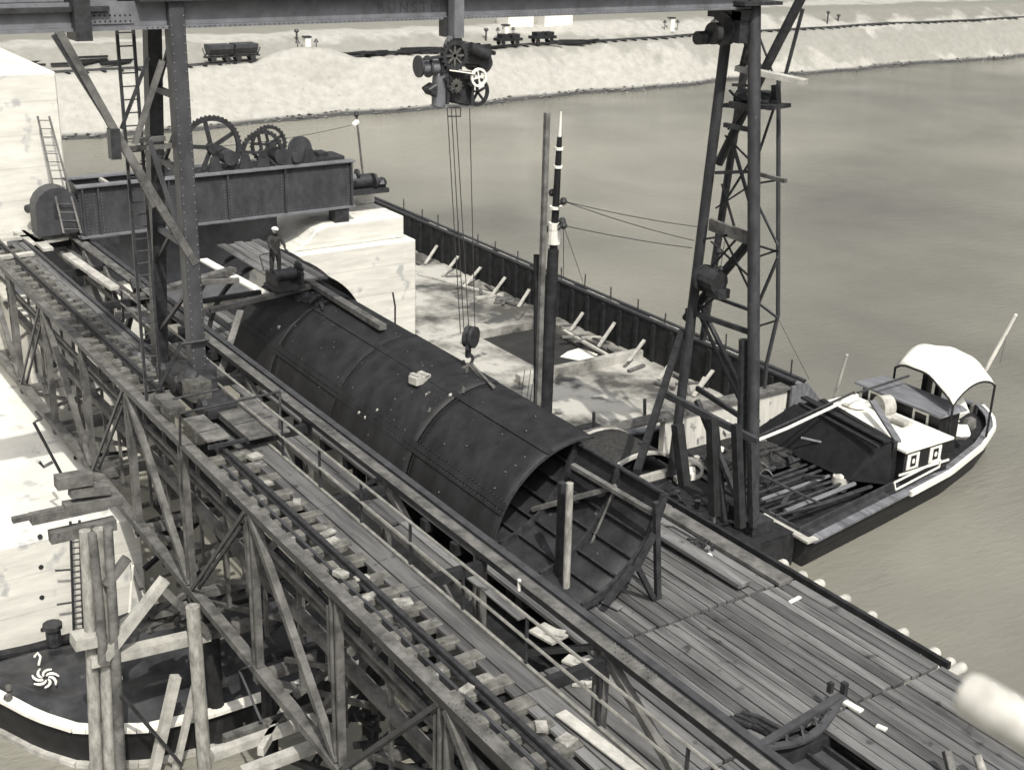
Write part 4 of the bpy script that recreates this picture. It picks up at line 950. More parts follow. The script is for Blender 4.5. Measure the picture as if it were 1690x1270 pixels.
b = MB(); b.bb(-29.6, -29.35, 39.3, 39.5, -7.0, -4.6); b.bb(-28.9, -28.7, 39.2, 39.4, -7.0, -4.6); each(b, 'stanchion', 'black', T)
for k, (px, py, sq) in enumerate(((1560, 690, (1.1, .7, .5)), (1582, 712, (.9, .9, .55)), (1600, 700, (.5, .5, .6)), (1562, 722, (.3, .3, .5)))):
    p = P(px, py, z=-6.9); b = MB(); b.ball(p, .55, 9, sq, .14); b.build('sack', 'cloth' if k != 2 else 'timber', T, smooth=True)
b = MB(); q = [P(1535, 690, z=-6.2), P(1590, 655, z=-5.6), P(1600, 680, z=-6.0), P(1548, 712, z=-6.9)]; b.add(q, [(0, 1, 2, 3)]); b.build('awning_flap', 'cloth', T, solid=.03)
p = P(1387, 797, z=-7.6); b = MB(); b.tube([p-V(0, 0, .25), p+V(0, 0, .05), p+V(0, 0, .28)], [.25, .34, .3], 14); b.ball(p+V(0, 0, .25), .25, 8, (1, 1, .5), .2); b.build('basket', 'timber_l', T, smooth=True)
b = MB(); b.ball(P(1443, 786, z=-7.2), .09, 8); b.ball(P(1450, 790, z=-7.2), .07, 8); each(b, 'lamp', 'white', T)
b = MB(); b.tube([P(1212, 742, z=-6.2), P(1300, 706, z=-5.75), P(1415, 652, z=-5.2)], .06, 8); b.build('white_boom', 'white', T)
b = MB(); b.tube([P(1215, 736, z=-6.15), P(1410, 647, z=-5.15)], .05, 8); b.tube([P(1415, 648, z=-5.15), P(1500, 620, z=-4.9)], .045, 6); b.build('dark_boom', 'iron', T)
b = MB(); b.tube([P(1322, 722, z=-6.6), P(1380, 735, z=-6.7), P(1462, 785, z=-7.2)], .05, 6); b.build('pole', 'grey', T)
b = MB(); b.beam(P(1252, 782, z=-6.9), P(1356, 832, z=-7.3), .07); b.beam(P(1280, 850, z=-7.2), P(1356, 832, z=-7.3), .06); each(b, 'hold_bar', 'steel', T)
b = MB(); b.tube([P(1375, 663, y=37.8), P(1398, 585, y=37.8)], .06, 6); b.tube([P(1378, 663, y=37.9), P(1386, 622, y=37.9)], .06, 6); each(b, 'mooring_pole', 'timber_l', T)
b = MB(); b.tube([P(1627, 610, y=41.5), P(1677, 519, y=41.5)], .08, 8, r2=.06); b.build('stern_pole', 'white', T)
b = MB(); b.tube([P(1662, 548, y=41.5), P(1650, 600, y=41.5)], .01, 4); b.build('stern_line', 'rope', T)
b = MB(); b.box((-30.1, 43.7, ZW+.3), (.08, .7, 1.6)); b.build('rudder', 'timber', T)
b = MB(); q = P(1500, 830, z=ZW+.02); b.beam(P(1480, 838, z=ZW+.05), P(1548, 800, z=ZW+.05), .3, .06)
tag(b.build('floating_plank', 'timber_l'), 'pale plank floating on the water beside the black barge', 'plank')

# ---- left boat
T = thing('harbour_barge', 'black barge with white gunwale and white swirl mark under the trestle at lower left', 'boat', (-30.9, 9, ZW))
y0, y1, zg = 14.0, 4.0, -7.3
Wd = [(0, 2.75), (.5, 2.75), (.65, 2.5), (.79, 2.08), (.86, 1.6), (.915, 1.0), (.96, .5), (1, .1)]
Cw = [(0, -29.0), (.5, -29.0), (.65, -29.0), (.79, -29.4), (.86, -29.95), (.915, -30.6), (.96, -31.0), (1, -31.3)]
def lcx(t):
    for (a, wa), (c, wc) in zip(Cw, Cw[1:]):
        if t <= c: return wa+(wc-wa)*(t-a)/(c-a)
    return Cw[-1][1]
sec, hw, sheer = hull_mesh(T, lcx, y0, y1, Wd, zg)
b = MB()
for i in range(39): b.beam(sec(i/39, 1, 1), sec((i+1)/39, 1, 1), .3, .1)
b.build('white_gunwale', 'white', T)
b = MB()
for i in range(39): b.beam(sec(i/39, 1, .38)+V(.05, 0, 0), sec((i+1)/39, 1, .38)+V(.05, 0, 0), .3, .14)
b.build('rubbing_strake', 'timber_l', T)
b = MB()
for i in range(39): b.beam(sec(i/39, -1, 1), sec((i+1)/39, -1, 1), .3, .1)
b.build('far_gunwale', 'timber_d', T)
tarp = mat('wet dark tarpaulin', .02, .055, 1.5, .45, (1, 1, 1), .9, 0, tint=CL, spots=(.09, 2.5, .66), spec=.5)
def tp(u, v):
    t_ = .02+.95*u; wv = max(.05, hw(t_)-.2); s = 2*v-1
    return V(lcx(t_)+s*wv, y0+(y1-y0)*t_, zg-.08+.28*(1-s*s)+.05*math.sin(s*9+u*4)+.05*math.sin(u*21+s*3)+rnd(-.015, .015))
b = MB(); b.grid(tp, 50, 34); b.build('tarpaulin', tarp, T, smooth=True)
ec = P(75, 1118, z=zg+.30); b = MB()
for k in range(7):
    a0 = 2*math.pi*k/7; pts = []
    for j in range(6):
        rr_ = .08+.235*j/5; a = a0+1.1*(j/5)**1.2
        # drawn on the sheet, turned to lie flat
        pts.append(ec+V(math.sin(a)*rr_*1.5, math.cos(a)*rr_, .0))
    b.tube(pts, [.025, .03, .038, .038, .034, .022], 6)
b.build('swirl_emblem', 'white', T)
b = MB(); q = [P(57, 1083, z=zg+.12), P(62, 1077, z=zg+.12), P(67, 1083, z=zg+.12), P(64, 1096, z=zg+.12)]; b.tube(q, .035, 6); b.build('mark_seven', 'white', T)
p = P(90, 1062, z=zg+.1); b = MB(); b.tube([p, p+V(0, 0, .5)], .2, 10); b.tube([p+V(0, 0, .5), p+V(0, 0, .62)], .26, 10); b.build('bollard', 'iron', T)
b = MB(); b.beam(P(190, 1100, z=zg+.3), P(196, 1122, z=zg+.2), .2, .08); b.build('white_tag', 'white', T)
for px, py in ((16, 1135), (14, 1150)): b = MB(); b.ball(P(px, py, z=zg+.15), .12, 8, jit=.2); b.build('shackle', 'iron_m', T)

# ---- pontoon under the outer tower
T = thing('tower_pontoon', 'dark cluttered pontoon carrying the outer crane tower', 'pontoon', (-30, 26.5, ZW))
zp = -7.3
b = MB(); b.bb(-36.5, -25.6, 24.3, 28.7, ZW-.5, zp); b.build('hull', 'timber_d', T)
b = MB()
for k in range(12): b.bb(-36.4+k*.9, -35.55+k*.9, 24.3, 28.7, zp+.002, zp+.06+rnd(0, .02))
b.build('deck_boards', 'timber_d', T)
b = MB()
for k in range(80):
    p = V(rnd(-36, -25.9), rnd(24.6, 28.5), zp+.1); a = rnd(0, 6.3); ln = rnd(.2, .9); b.beam(p, p+V(math.cos(a)*ln, math.sin(a)*ln, rnd(0, .5)), rnd(.06, .2), rnd(.05, .15))
    if k % 4 == 0: b.ball(p, rnd(.1, .25), 7, jit=.3)
each(b, 'scrap', 'iron', T)
cl = [(1130, 782, .5), (1124, 790, .35), (1180, 745, .3), (1205, 715, .35), (1215, 728, .25), (1140, 760, .3), (1190, 700, .2), (1222, 716, .3)]
for k, (px, py, s_) in enumerate(cl):
    p = P(px, py, z=zp+.3); b = MB(); b.box(p, (s_, s_*1.3, s_*.5), rnd(0, 3)); b.ball(p+V(.1, .2, .1), s_*.4, 7, jit=.3); b.build('pale_scrap', 'timber_l' if k % 2 else 'white', T)
for (a, c, w_) in (((1118, 700), (1130, 800), .3), ((1175, 690), (1180, 850), .28), ((1215, 700), (1222, 870), .24)):
    pa = P(*a, y=25.6); pb = P(*c, y=25.6); b = MB(); b.beam(pa, pb, w_); b.build('fender_pile', 'timber_d', T)
b = MB(); c = V(-33.0, 26.6, zp+.4); b.tube([c+V(-.8, 0, 0), c+V(.6, 0, 0)], .5, 14); b.ring(c+V(.75, 0, 0), (1, 0, 0), .62, .6, .12, 20); b.build('boiler', 'iron', T, smooth=True)
b = MB(); c = P(1145, 775, z=-6.9); b.ring(c, (.7, -.7, 0), .34, .1, .2, 20); b.build('lifebuoy_ring', 'timber_l', T)
# curved skip left of the pontoon
p = P(1045, 722, z=-6.6)
T = thing('covered_skiff', 'small skiff with dark arched cover and pale rims beside the deck', 'skiff', p+V(0, 0, -1.5))
sk0 = V(-32.2, 25.0, -6.9)
def sk(u, v): a = math.pi*v; return sk0+V(2.4*(u-.5)+.0, 1.55-1.55*math.cos(a), .85*math.sin(a))
b = MB(); b.grid(sk, 5, 14); b.build('arched_cover', 'clothes', T, smooth=True, solid=.04)
for u in (0, 1):
    b = MB()
    for j in range(13): b.beam(sk(u, j/13), sk(u, (j+1)/13), .14, .1)
    b.build('rim', 'timber_l', T)
b = MB(); b.beam(sk0+V(1.3, -.05, -.1), sk0+V(1.3, 3.2, -.1), .2, .3); b.beam(sk0+V(1.3, -.05, -.1), sk0+V(-1.3, -.05, -.1), .16, .3); b.build('coaming', 'timber_l', T)
b = MB(); b.bb(sk0.x-1.6, sk0.x+1.5, sk0.y-.2, sk0.y+3.3, ZW-.3, sk0.z-.2); b.build('hull', 'timber_d', T)
for (px, ya2, yb2) in ((980, 680, 715), (1064, 658, 690)): 
    q = P(px, yb2, z=-7.2); b = MB(); b.tube([q, P(px, ya2, x=q.x)], .07, 6); b.build('stake', 'iron', T)

# ================================================================== GANTRY CRANE
GX, GY = -28.7, 10.17
T = thing('gantry_crane', 'tall steel gantry crane with girder across the top and lattice outer tower', 'gantry crane', (GX, GY, 0))
Tc = T
b = MB(); b.bb(GX-.05, GX, 5.0, 27.9, 9.0, 9.52); b.bb(GX-1.35, GX-1.3, 5.0, 27.9, 9.0, 9.52); each(b, 'web', 'steel_l', T)
b = MB(); b.bb(GX-.2, GX+.12, 5.0, 27.9, 8.93, 8.995); b.bb(GX-1.5, GX-1.2, 5.0, 27.9, 8.93, 8.995); each(b, 'bottom_flange', 'steel_l', T)
b = MB(); b.bb(GX-1.6, GX+.3, 9.3, 27.9, 9.525, 9.62); b.bb(GX-1.5, GX+.16, 4.0, 8.7, 9.34, 9.44); each(b, 'top_flange', 'iron', T)
b = MB(); b.bb(GX+.001, GX+.03, 8.3, 9.25, 9.06, 9.3); sp = b.build('splice_plate', 'steel_l', T)
b = MB()
for k in range(8):
    for z in (9.12, 9.24): b.ball((GX+.035, 8.4+k*.11, z), .025, 4)
for k in range(150): b.ball((GX+.125, 9.5+k*.12, 8.965), .018, 4)
b.build('rivets', 'iron', T)
b = MB(); b.bb(GX-.4, GX+.3, 7.9, 8.25, 8.75, 9.9); b.build('hanger_bracket', 'iron', T)
# text on the girder
tc = bpy.data.curves.new('girder_lettering', 'FONT'); tc.body = 'BUNSTELL'; tc.size = .34; tc.extrude = .004; tc.space_character = 1.5
to = bpy.data.objects.new('tmp', tc); COL.objects.link(to); bpy.context.view_layer.update()
me = bpy.data.meshes.new_from_object(to.evaluated_get(bpy.context.evaluated_depsgraph_get())); bpy.data.objects.remove(to)
lt = bpy.data.objects.new('lettering', me); COL.objects.link(lt); lt.parent = T; me.materials.clear(); me.materials.append(mat('faded lettering', .10, .16, 4, .7, bump=0, tint=CL))
lt.rotation_euler = (R(90), 0, R(90)); lt.location = (.006, 15.25-GY, 9.12)
# left legs
b = MB(); b.beam((GX, GY, .35), (GX, GY, 9.7), .40, .36, up=(0, 1, 0)); b.build('front_leg', 'steel', T, bevel=.02)
b = MB(); 
for k in range(44):
    for s in (-.14, .14): b.ball((GX+.185 if 0 else GX+.205, GY+s, .6+k*.2), .022, 4)
b.build('leg_rivets', 'steel_l', T)
b = MB(); b.beam((-31.55, GY, .05), (-30.15, GY, 9.4), .36, .34, up=(0, 1, 0)); b.build('rear_leg', 'iron', T)
for z in (7.4, 5.7, 3.9):
    x1 = -31.55+1.4*(z/9.4); b = MB(); b.beam((GX, GY, z), (x1, GY, z), .12, .14); b.build('leg_tie', 'steel', T)
for k in range(4):
    z0 = 1+k*2.0; x0 = -31.55+1.4*(z0/9.4); b = MB(); b.beam((GX-.2, GY, z0+1.8), (x0, GY, z0), .08, .08); b.build('leg_brace', 'steel', T)
for k, (a, c, w_, m_) in enumerate((((97, 52), (203, 240), .17, 'timber'), ((88, 58), (185, 212), .1, 'iron'), ((200, 235), (322, 435), .18, 'timber'), ((247, 232), (300, 400), .1, 'steel'), ((245, 95), (200, 213), .07, 'iron'), ((268, 100), (222, 238), .12, 'timber'), ((205, 240), (255, 340), .14, 'timber'))):
    b = MB(); b.beam(P(*a, x=GX+.15), P(*c, x=GX+.15), w_, w_*.8, up=(1, 0, 0)); b.build('knee_brace', m_, T)
for a, c in (((222, 232), (272, 228)), ((205, 246), (290, 240))): b = MB(); b.beam(P(*a, x=GX-.3), P(*c, x=GX-.3), .14, .1); b.build('leg_strut', 'timber', T)
b = MB(); b.beam(P(187, 212, x=GX+.2), P(190, 262, x=GX+.2), .22, .25); b.build('pulley_block', 'iron', T)
# bogie and platform
b = MB(); b.bb(-30.6, -27.0, 9.75, 10.5, .18, .42); b.box((GX, GY, .65), (.8, .7, .6)); b.box((GX+.5, GY-.1, .55), (.5, .6, .5)); b.ball((GX+.35, GY-.35, .75), .28, 8, jit=.15); b.build('bogie', 'iron', T)
for x in (-30.2, -29.2, -28.0, -27.3):
    b = MB(); b.ring((x, 9.75, .38), (0, 1, 0), .24, .22, .12, 18); b.build('wheel', 'iron', T)
b = MB()
for k in range(2): b.bb(-27.6+k*1.24, -26.39+k*1.24, 10.0, 11.0, .30, .34)
b.bb(-27.0, -26.4, 9.15, 9.65, .30, .35); b.bb(-26.37, -25.5, 9.15, 9.7, .30, .35); b.bb(-28.6, -27.5, 9.0, 9.4, .28, .42)
b.build('platform', 'timber', T)
b = MB(); b.beam((-25.3, 9.1, .27), (-25.3, 11.0, .27), .07, .08); b.bb(-27.7, -25.2, 9.98, 10.04, .2, .28); b.build('platform_edge', 'iron', T)
b = MB(); b.tube([P(297, 682, z=1.15), P(462, 646, z=1.15)], .032, 8); b.tube([P(297, 682, z=1.15), P(297, 735, z=.3)], .032, 8); b.tube([P(462, 646, z=1.15), P(462, 722, z=.15)], .032, 8); b.tube([P(285, 658, z=1.0), P(360, 642, z=1.0)], .03, 6); b.build('platform_handrail', 'iron', T)
b = MB(); b.beam(P(300, 565, z=1.6), P(262, 640, z=.4), .09); b.tube([P(300, 567, x=GX+.3), P(345, 560, x=GX+.3)], .04, 6); b.build('leg_stay', 'iron', T)
b = MB(); b.box((GX+.75, GY-.3, .62), (.5, .5, .45), .2); b.build('motor_cover', 'iron_m', T)
# the ladder moves with the crane
bl, br = P(236, 661, x=-29.4), P(254, 661, x=-29.4); bl.y, br.y = 8.9, 9.25
lz = 9.0
for y in (9.05, 9.42):
    b = MB(); b.beam((-29.3, y, .0), (-29.3, y, lz), .07, .05); b.build('ladder_rail', 'iron', T)
for k in range(30):
    b = MB(); b.tube([(-29.3, 9.05, .25+k*.295), (-29.3, 9.42, .25+k*.295)], .018, 6); b.build('ladder_rung', 'iron', T)

# outer tower (plane y = 27.7 front, 29.2 rear)
YF, YB = 27.7, 29.3
def fr(px, py): return P(px, py, y=YF)
def bk(px, py): return P(px, py, y=YB)
def tube_part(nm, pts, r_, m_='steel_d', n=10): b = MB(); b.tube(pts, r_, n); return b.build(nm, m_, T, smooth=True)
fl0, fl1 = fr(1210, -30), fr(1120, 690); fr0, fr1 = fr(1245, -30), fr(1243, 872)
tube_part('front_leg', [fl0, fl1, fl1+(fl1-fl0).normalized()*2.2], .17, 'steel_d', 12)
tube_part('front_leg', [fr0, fr1], .20, 'steel_d', 12)
tube_part('front_leg_sleeve', [fr(1228, 560), fr(1222, 860)], .17, 'iron', 10)
tube_part('rear_leg', [bk(1237, 60), bk(1160, 560)], .13, 'iron')
tube_part('rear_leg', [bk(1285, 130), bk(1284, 520), bk(1265, 600), bk(1262, 640)], .07, 'steel_d')
for a, c, w_, m_ in (((1172, 370), (1240, 395), .38, 'timber'), ((1133, 512), (1243, 550), .16, 'steel_d'), ((1182, 285), (1243, 283), .1, 'steel_d'), ((1196, 206), (1236, 214), .14, 'steel_d'), ((1205, 172), (1245, 180), .2, 'iron'), ((1210, 140), (1243, 142), .08, 'iron'), ((1160, 395), (1203, 388), .07, 'steel_d'), ((1225, 0), (1225, 60), .3, 'iron')):
    b = MB(); b.beam(fr(*a), fr(*c), .12, w_); b.build('tie_beam', m_, T)
for a, c, w_ in (((1180, 305), (1200, 375), .07), ((1225, 270), (1178, 345), .07), ((1198, 240), (1237, 375), .1), ((1165, 440), (1205, 395), .07), ((1180, 385), (1225, 480), .06), ((1145, 505), (1240, 700), .14), ((1140, 515), (1222, 690), .1), ((1210, 60), (1243, 110), .1), ((1215, 110), (1240, 60), .1), ((1208, 120), (1222, 60), .08), ((1135, 520), (1185, 480), .08), ((1192, 150), (1240, 205), .07), ((1240, 150), (1190, 215), .07), ((1185, 225), (1240, 280), .06), ((1170, 345), (1238, 300), .06), ((1162, 400), (1238, 470), .06), ((1238, 400), (1150, 480), .06)):
    b = MB(); b.beam(fr(*a)+V(0, .3, 0), fr(*c)+V(0, .3, 0), w_, w_*.7); b.build('cross_brace', 'steel_d', T)
for a, c, w_, m_ in (((1245, 285), (1297, 299), .12, 'timber'), ((1248, 303), (1285, 297), .06, 'steel_d'), ((1250, 405), (1286, 416), .06, 'steel_d'), ((1250, 424), (1286, 412), .06, 'steel_d'), ((1245, 495), (1284, 525), .06, 'steel_d'), ((1252, 538), (1284, 528), .06, 'steel_d'), ((1250, 165), (1285, 170), .1, 'iron'), ((1165, 485), (1240, 512), .1, 'steel_d')):
    b = MB(); b.beam(P(*a, y=28.6), P(*c, y=28.6), w_, w_); b.build('rear_tie', m_, T)
for a, c, w_ in (((1253, 60), (1275, 120), .05), ((1280, 170), (1250, 260), .06), ((1252, 340), (1284, 405), .06), ((1284, 425), (1252, 500), .08), ((1280, 140), (1282, 175), .2)):
    b = MB(); b.beam(P(*a, y=28.8), P(*c, y=28.8), w_, w_); b.build('rear_brace', 'steel_d', T)
tube_part('jib_pole', [P(1325, -8, y=28.9), P(1262, 115, y=28.7), P(1186, 270, y=28.4)], .15, 'iron')
tube_part('jib_pole', [P(1240, 395, y=28.2), P(1132, 525, y=28.0)], .15, 'iron')
tube_part('jib_rope', [P(1325, 15, y=29.3), P(1296, 125, y=29.3)], .06, 'steel_d', 6)
b = MB(); b.beam(P(1216, 112, y=27.9), P(1330, 136, y=28.9), .4, .16); b.build('lookout_plank', 'timber_l', T)
b = MB(); b.beam(P(1205, 172, y=28.2), P(1292, 176, y=28.6), .9, .12); b.build('winch_platform', 'iron', T)
b = MB(); q = P(1240, 160, y=28.4); b.ball(q, .42, 10, (1.2, 1, .6), .15); b.box(q+V(.3, .4, .0), (.6, .5, .35)); b.tube([q+V(-.6, 0, -.1), q+V(.6, .3, -.1)], .25, 10); b.build('tower_winch', 'iron', T)
b = MB(); q = fr(1172, 462); b.tube([q+V(-.35, 0, .05), q+V(.45, 0, .0)], .36, 12); b.box(q+V(.3, .1, -.35), (.6, .5, .3)); b.ring(q+V(-.3, 0, 0), (1, 0, 0), .45, .43, .1, 18); b.build('tower_motor', 'iron', T)
for (px, py, r_) in ((1187, 415, .12), (1189, 443, .1)): b = MB(); b.ball(fr(px, py), r_, 8); b.tube([fr(px, py), fr(px+8, py-50)], .015, 4); b.build('signal_ball', 'iron', T)
# sheave head at the inner top of the tower
b = MB(); q = P(1196, 48, y=27.2); b.ring(q, (0, 1, 0), .48, .44, .22, 22); b.ring(q+V(.1, -.5, -.1), (0, 1, 0), .32, .3, .2, 20); b.build('sheave', 'iron', T)
b = MB(); b.box(q+V(0, .2, .45), (1.5, .5, .3)); b.box(q+V(.5, .2, .1), (.4, .5, .9)); b.bb(q.x-1.1, q.x+1.1, q.y-.3, q.y+1.2, q.z+.75, q.z+.85); b.build('sheave_bracket', 'iron', T)
b = MB(); b.tube([q+V(-.2, -.9, -.25), q+V(-.2, -.45, -.25)], .2, 10); b.build('lamp_housing', 'iron', T)
b = MB(); b.ball(q+V(0, -.42, .16), .14, 8); b.build('lamp_glass', 'white', T)
b = MB(); b.beam(P(1098, 650, y=26.6), P(1250, 728, y=27.4), .16, .22); b.beam(P(1060, 560, y=29) if 0 else P(1150, 640, y=28.5), P(1250, 705, y=28.5), .12, .16); b.build('base_frame', 'steel_d', T)
b = MB(); b.beam(fr(1125, 548), V(-24.3, 20.7, ZD+.1), .2, .2); b.build('raking_strut', 'timber_d', T)
for a, c in (((1240, 730), (1243, 870)), ((1180, 690), (1195, 860)), ((1150, 660), (1232, 860))): b = MB(); b.beam(P(*a, y=27.2), P(*c, y=27.2), .16, .16); b.build('base_post', 'iron', T)
b = MB(); b.box(fr(1243, 862), (.9, .9, .4)); b.box(fr(1225, 850), (.7, .6, .7)); b.build('foot', 'iron', T)

# ---- trolley and hoist
T = thing('crane_trolley', 'cluttered iron hoist trolley with hand wheel hanging from the crane girder', 'trolley', (GX, 17.5, 6.7))
X = GX+.35
def tq(px, py, dx=0): return P(px, py, x=X+dx)
b = MB(); b.beam(tq(753, -10), tq(753, 62), .28, .3, up=(1, 0, 0)); b.build('hanger_bar', 'steel_l', T)
b = MB(); b.beam(tq(735, 28, -.3), tq(735, 60, -.3), .2, .3, up=(1, 0, 0)); b.build('hanger_bar', 'iron', T)
def face(pts, x0, d_): return [P(px, py, x=X+x0) for px, py in pts], (d_, 0, 0)
b = MB(); b.prism(*face([(742, 60), (762, 62), (768, 78), (766, 100), (750, 112), (738, 118), (730, 120), (730, 96), (734, 80)], .05, -.12)); b.build('side_plate', 'steel_l', T, bevel=.01)
b = MB(); b.prism(*face([(738, 66), (758, 66), (762, 98), (728, 118), (726, 100)], -.45, -.1)); b.build('side_plate', 'steel', T, bevel=.01)
b = MB(); c = tq(750, 92, .14); b.ring(c, (1, 0, 0), .36, .09, .1, 44, 1); g_ = b.build('gear_wheel', 'iron', T)
b = MB()
for k in range(4): a = math.pi*k/4; b.beam(c-V(0, math.cos(a), math.sin(a))*.3, c+V(0, math.cos(a), math.sin(a))*.3, .05, .05)
b.build('spokes', 'iron_m', g_)
b = MB(); b.tube([tq(692, 110, -.15), tq(738, 110, -.15)], .2, 16); b.build('rope_drum', 'steel_l', T, smooth=True)
for px in (691, 706, 722, 737): b = MB(); c = tq(px, 110, -.15); b.ring(c, (0, 1, 0), .27, .26, .05, 20); b.build('drum_flange', 'steel', T)
b = MB(); b.beam(tq(700, 98, .1), tq(745, 90, .1), .06, .1, up=(1, 0, 0)); b.beam(tq(696, 104, -.4), tq(800, 100, -.4), .08, .12, up=(1, 0, 0)); b.beam(tq(745, 118, .1), tq(792, 122, .1), .07, .1, up=(1, 0, 0)); b.beam(tq(738, 128, .05), tq(738, 172, .05), .07, .1, up=(1, 0, 0)); b.beam(tq(780, 122, .0), tq(778, 174, .0), .07, .1, up=(1, 0, 0)); each(b, 'frame_bar', 'steel_d', T)
for px, py, r_ in ((752, 142, .16),): b = MB(); c = tq(px, py, .08); b.ring(c, (1, 0, 0), r_, r_*.7, .07, 24, 1); b.build('pinion', 'iron_m', T)
b = MB(); b.prism(*face([(768, 68), (800, 78), (812, 92), (816, 106), (808, 120), (796, 122), (790, 110), (770, 108), (766, 90)], .0, -.8)); b.build('motor_case', 'iron', T, bevel=.05)
b = MB(); b.tube([tq(775, 78, .1), tq(806, 92, .1)], .14, 10); b.tube([tq(780, 74, -.3), tq(816, 88, -.5)], .06, 8); b.build('motor_drum', 'iron', T, smooth=True)
b = MB(); b.prism(*face([(740, 118), (780, 122), (782, 160), (776, 176), (756, 172), (736, 168)], -.1, -.8)); b.build('body', 'iron', T, bevel=.04)
b = MB(); b.prism(*face([(724, 122), (744, 118), (748, 140), (742, 166), (730, 180), (721, 178), (722, 150)], .02, -.3)); b.build('guide_plate', 'steel_l', T, bevel=.03)
b = MB(); b.prism(*face([(707, 148), (722, 138), (728, 150), (724, 162), (714, 158)], .0, -.4)); b.build('lug', 'iron', T, bevel=.03)
b = MB(); b.ring(tq(788, 152, -.2), (1, .1, 0), .36, .07, .08, 28); w_ = b.build('hand_wheel', 'iron', T)
b = MB(); c = tq(788, 152, -.2)
for k in range(5): a = 2*math.pi*k/5+.4; b.beam(c, c+V(0, math.cos(a)*.31, math.sin(a)*.31), .06, .05)
b.build('spokes', 'iron', w_)
b = MB(); c = tq(790, 128, .15); b.ring(c, (1, 0, 0), .24, .06, .06, 24); w_ = b.build('brake_wheel', 'white', T)
b = MB()
for k in range(4): a = math.pi*k/2+.2; b.beam(c, c+V(0, math.cos(a)*.2, math.sin(a)*.2), .04, .03)
b.build('spokes', 'white', w_)
b = MB(); b.beam(tq(742, 116, .2), tq(784, 122, .2), .04, .03); b.build('brake_rod', 'white', T)
b = MB(); b.tube([tq(742, 178), tq(760, 178), tq(760, 192), tq(740, 192)], .02, 6); b.build('limit_frame', 'iron', T)
for k in range(14):
    c = tq(rnd(725, 805), rnd(72, 168), .12)
    if k == 0: b = MB()
    b.tube([c-V(.1, 0, 0), c+V(.05, 0, 0)], rnd(.03, .05), 6)
b.build('bolts', 'iron', T)
# block, ropes, sling
RX = GX+.75
hb = P(773, 558, x=RX)
T = thing('hook_block', 'dark double sheave hook block hanging over the tube on ropes', 'hook block', hb)
b = MB(); b.ring(hb+V(0, 0, .05), (.8, .5, 0), .30, .27, .12, 20); b.ring(hb+V(.12, .09, .05), (.8, .5, 0), .30, .27, .1, 20); b.build('sheave', 'iron', T)
b = MB(); b.box(hb+V(.06, .05, .0), (.5, .1, .5), R(-58)); b.beam(hb+V(0, 0, -.2), hb+V(0, 0, -.55), .12); b.build('cheek', 'iron', T)
b = MB(); c = hb+V(0, 0, -.62); b.tube([c+V(.0, math.cos(a)*.15, math.sin(a)*.15) for a in [R(90-30*k) for k in range(10)]], .045, 8); b.build('hook', 'iron', T, smooth=True)
for k, (dx, y_, x1) in enumerate(((738, 178, 762), (745, 180, 768), (752, 180, 776), (775, 178, 786))):
    b = MB(); b.tube([P(dx, y_, x=RX), P(x1-2, 550, x=RX)], .013, 5); b.build('hoist_rope', 'rope', T)
T = thing('chain_sling', 'dark chain sling spread from the hook down onto the tube', 'sling', hb+V(0, 0, -.7))
c0 = hb+V(0, 0, -.75)
for k, (px, py, m_) in enumerate(((745, 650, 'iron'), (725, 690, 'iron'), (858, 655, 'iron'), (800, 700, 'iron'))):
    x_ = (-27.5, -26.9, -26.2, -26.6)[k]; a = R((122, 130, 92, 108)[k]); q = cylp(x_, a, RR+.05); b = MB(); n = 30
    for j in range(n): u = (j+.5)/n; p = c0.lerp(q, u); p.z -= .05*math.sin(math.pi*u); d = (q-c0).normalized()*.05; b.beam(p-d, p+d, .08, .03 if j % 2 else .07)
    b.build('chain', 'iron_m', T)
b = MB(); b.beam(c0+V(0, .1, 0), cylp(-26.1, R(94), RR+.1), .07, .05); b.build('spreader_bar', 'timber', T)

# ---- masts behind the tube
T = thing('banded_mast', 'tall black mast with white bands, white tip and insulators behind the tube', 'mast', (-29.3, 21.4, ZW))
mb_ = P(898, 690, y=21.4); mt_ = P(926, 182, y=21.4); 
def on(py): # point on the mast at photo height py
    t = (690-py)/(690-182); return mb_.lerp(mt_, t)
b = MB(); b.tube([V(mb_.x, mb_.y, ZW-1), mb_, on(400)], [.26, .24, .16], 12); b.build('lower_pole', 'timber_d', T, smooth=True)
b = MB(); b.tube([on(402), on(260), on(222)], [.12, .09, .07], 10); b.build('upper_pole', 'black', T, smooth=True)
b = MB(); b.tube([on(222), on(184)], .05, 8, r2=.02); b.build('white_tip', 'white', T)
for y_ in (384, 372, 362, 332, 268, 240):
    h = 6 if y_ > 360 else 2; b = MB(); b.tube([on(y_+h), on(y_-h)], .19 if y_ > 300 else .13, 12); b.build('white_band', 'white', T)
for px, py in ((930, 332), (911, 318), (930, 372), (901, 378), (928, 365)):
    q = P(px, py, y=21.4); b = MB(); b.ball(q, .11, 8, (1, 1, 1.1)); b.beam(q, on(py), .04); b.build('insulator', 'iron', T)
post_thing('timber_mast', 'tall weathered timber pole standing beside the banded mast', 'mast', P(887, 690, y=21.0), P(903, 186, y=21.0), .15, 'timber', False)
post_thing('guide_pile', 'thick dark tarred pile behind the tube, left of the banded mast', 'pile', P(886, 695, y=21.3), P(886, 420, y=21.6), .2, 'timber_d', True)
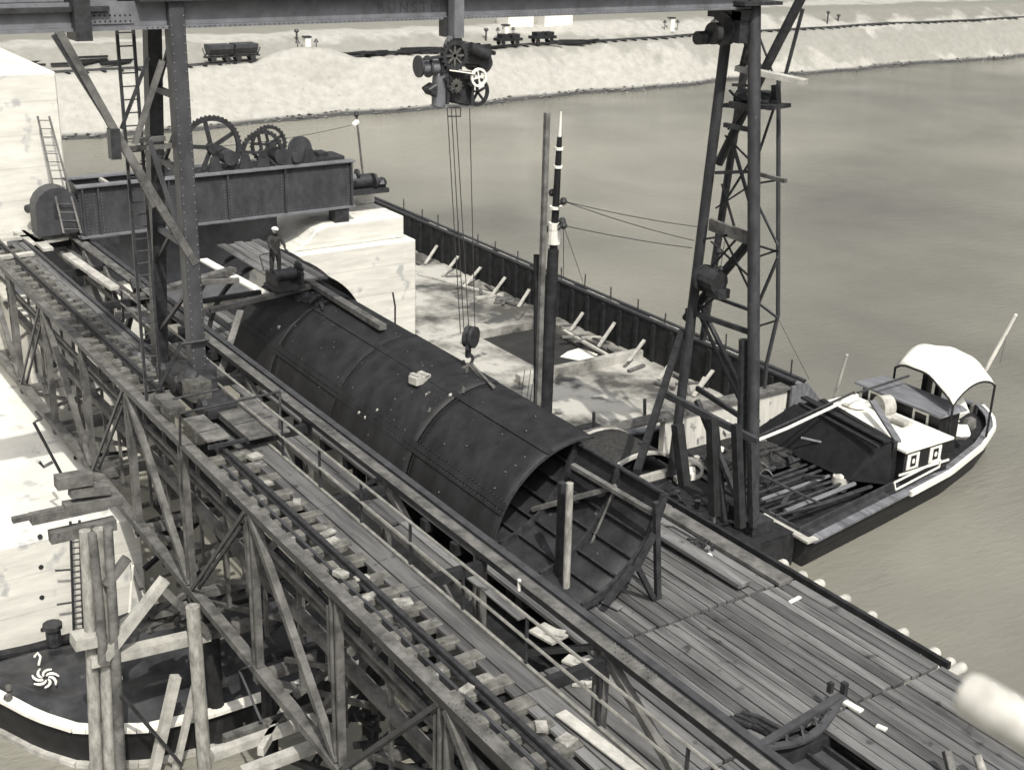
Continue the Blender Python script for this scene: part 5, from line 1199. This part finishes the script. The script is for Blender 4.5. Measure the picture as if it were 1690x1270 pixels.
def wire(lab, pts, r_=.012, group='overhead wires', sag=.0):
    q = []
    for a, c in zip(pts, pts[1:]):
        for k in range(9): u = k/8; p = Vector(a).lerp(Vector(c), u); p.z -= sag*4*u*(1-u); q.append(p)
    b = MB(); b.tube([p for i, p in enumerate(q) if i == 0 or (p-q[i-1]).length > 1e-4], r_, 4); tag(b.build('wire', 'rope'), lab, 'wire', group)
M1 = P(930, 332, y=21.4); M2 = P(930, 372, y=21.4)
wire('upper overhead wire from the banded mast to the outer tower', [M1, fr(1150, 374)], sag=.06)
wire('middle overhead wire from the banded mast to the outer tower', [M1, fr(1146, 397)], sag=.07)
wire('lowest overhead wire from the banded mast to the outer tower', [M2, fr(1142, 409)], sag=.05)
wire('thin stay running from the banded mast down to the caisson wall, left of its twin', [M2, P(930, 460, y=24)], .01)
wire('thin stay running from the banded mast to the caisson wall, longest', [M2, P(962, 465, y=30)], .01)
wire('guy wire from the rear of the outer tower down to the water', [bk(1284, 525), P(1335, 625, y=32)], .01)
wire('overhead wire from the insulator post leftwards over the gear wheels', [P(586, 205, x=-46.8), P(380, 240, x=-46.8), P(200, 232, x=-46.8)], .012, sag=.1)
for k, (px, pb_) in enumerate(((868, 700), (858, 700), (875, 690))):
    wire(('slack rope hanging left of the masts, outermost', 'slack rope hanging left of the masts, lowest', 'slack rope hanging close beside the timber mast')[k], [P(px+8, 610, y=20.9), P(px, pb_-30, y=20.9)], .012, 'slack ropes beside the masts')

# short timbers rising into view at the bottom right
post_thing('mooring_pile', 'pale square pile head at the bottom right edge, left of the round one', 'pile', P(1575, 1290, z=ZD+.1), P(1562, 1238, z=ZD+.5), .14, 'timber')
post_thing('mooring_pile', 'round pale pile head at the bottom right edge', 'pile', P(1630, 1295, z=ZD+.1), P(1612, 1245, z=ZD+.5), .16, 'bark', True)
# out of focus baulk close to the camera
a = CAM + (_f + (1592-CX)/FPX*_r - (1140-CY)/FPX*_u)*3.4
c = CAM + (_f + (2500-CX)/FPX*_r - (1680-CY)/FPX*_u)*2.6
b = MB(); b.tube([a, a.lerp(c, .02), a.lerp(c, .3), c], [.052, .062, .066, .072], 16)
tag(b.build('foreground_pole', mat('peeled pole', .42, .66, 9, .8, tint=W1), smooth=True), 'blurred pale pole end close to the camera at lower right', 'pole')

for o in bpy.data.objects:
    if '_o' in o: del o['_o']
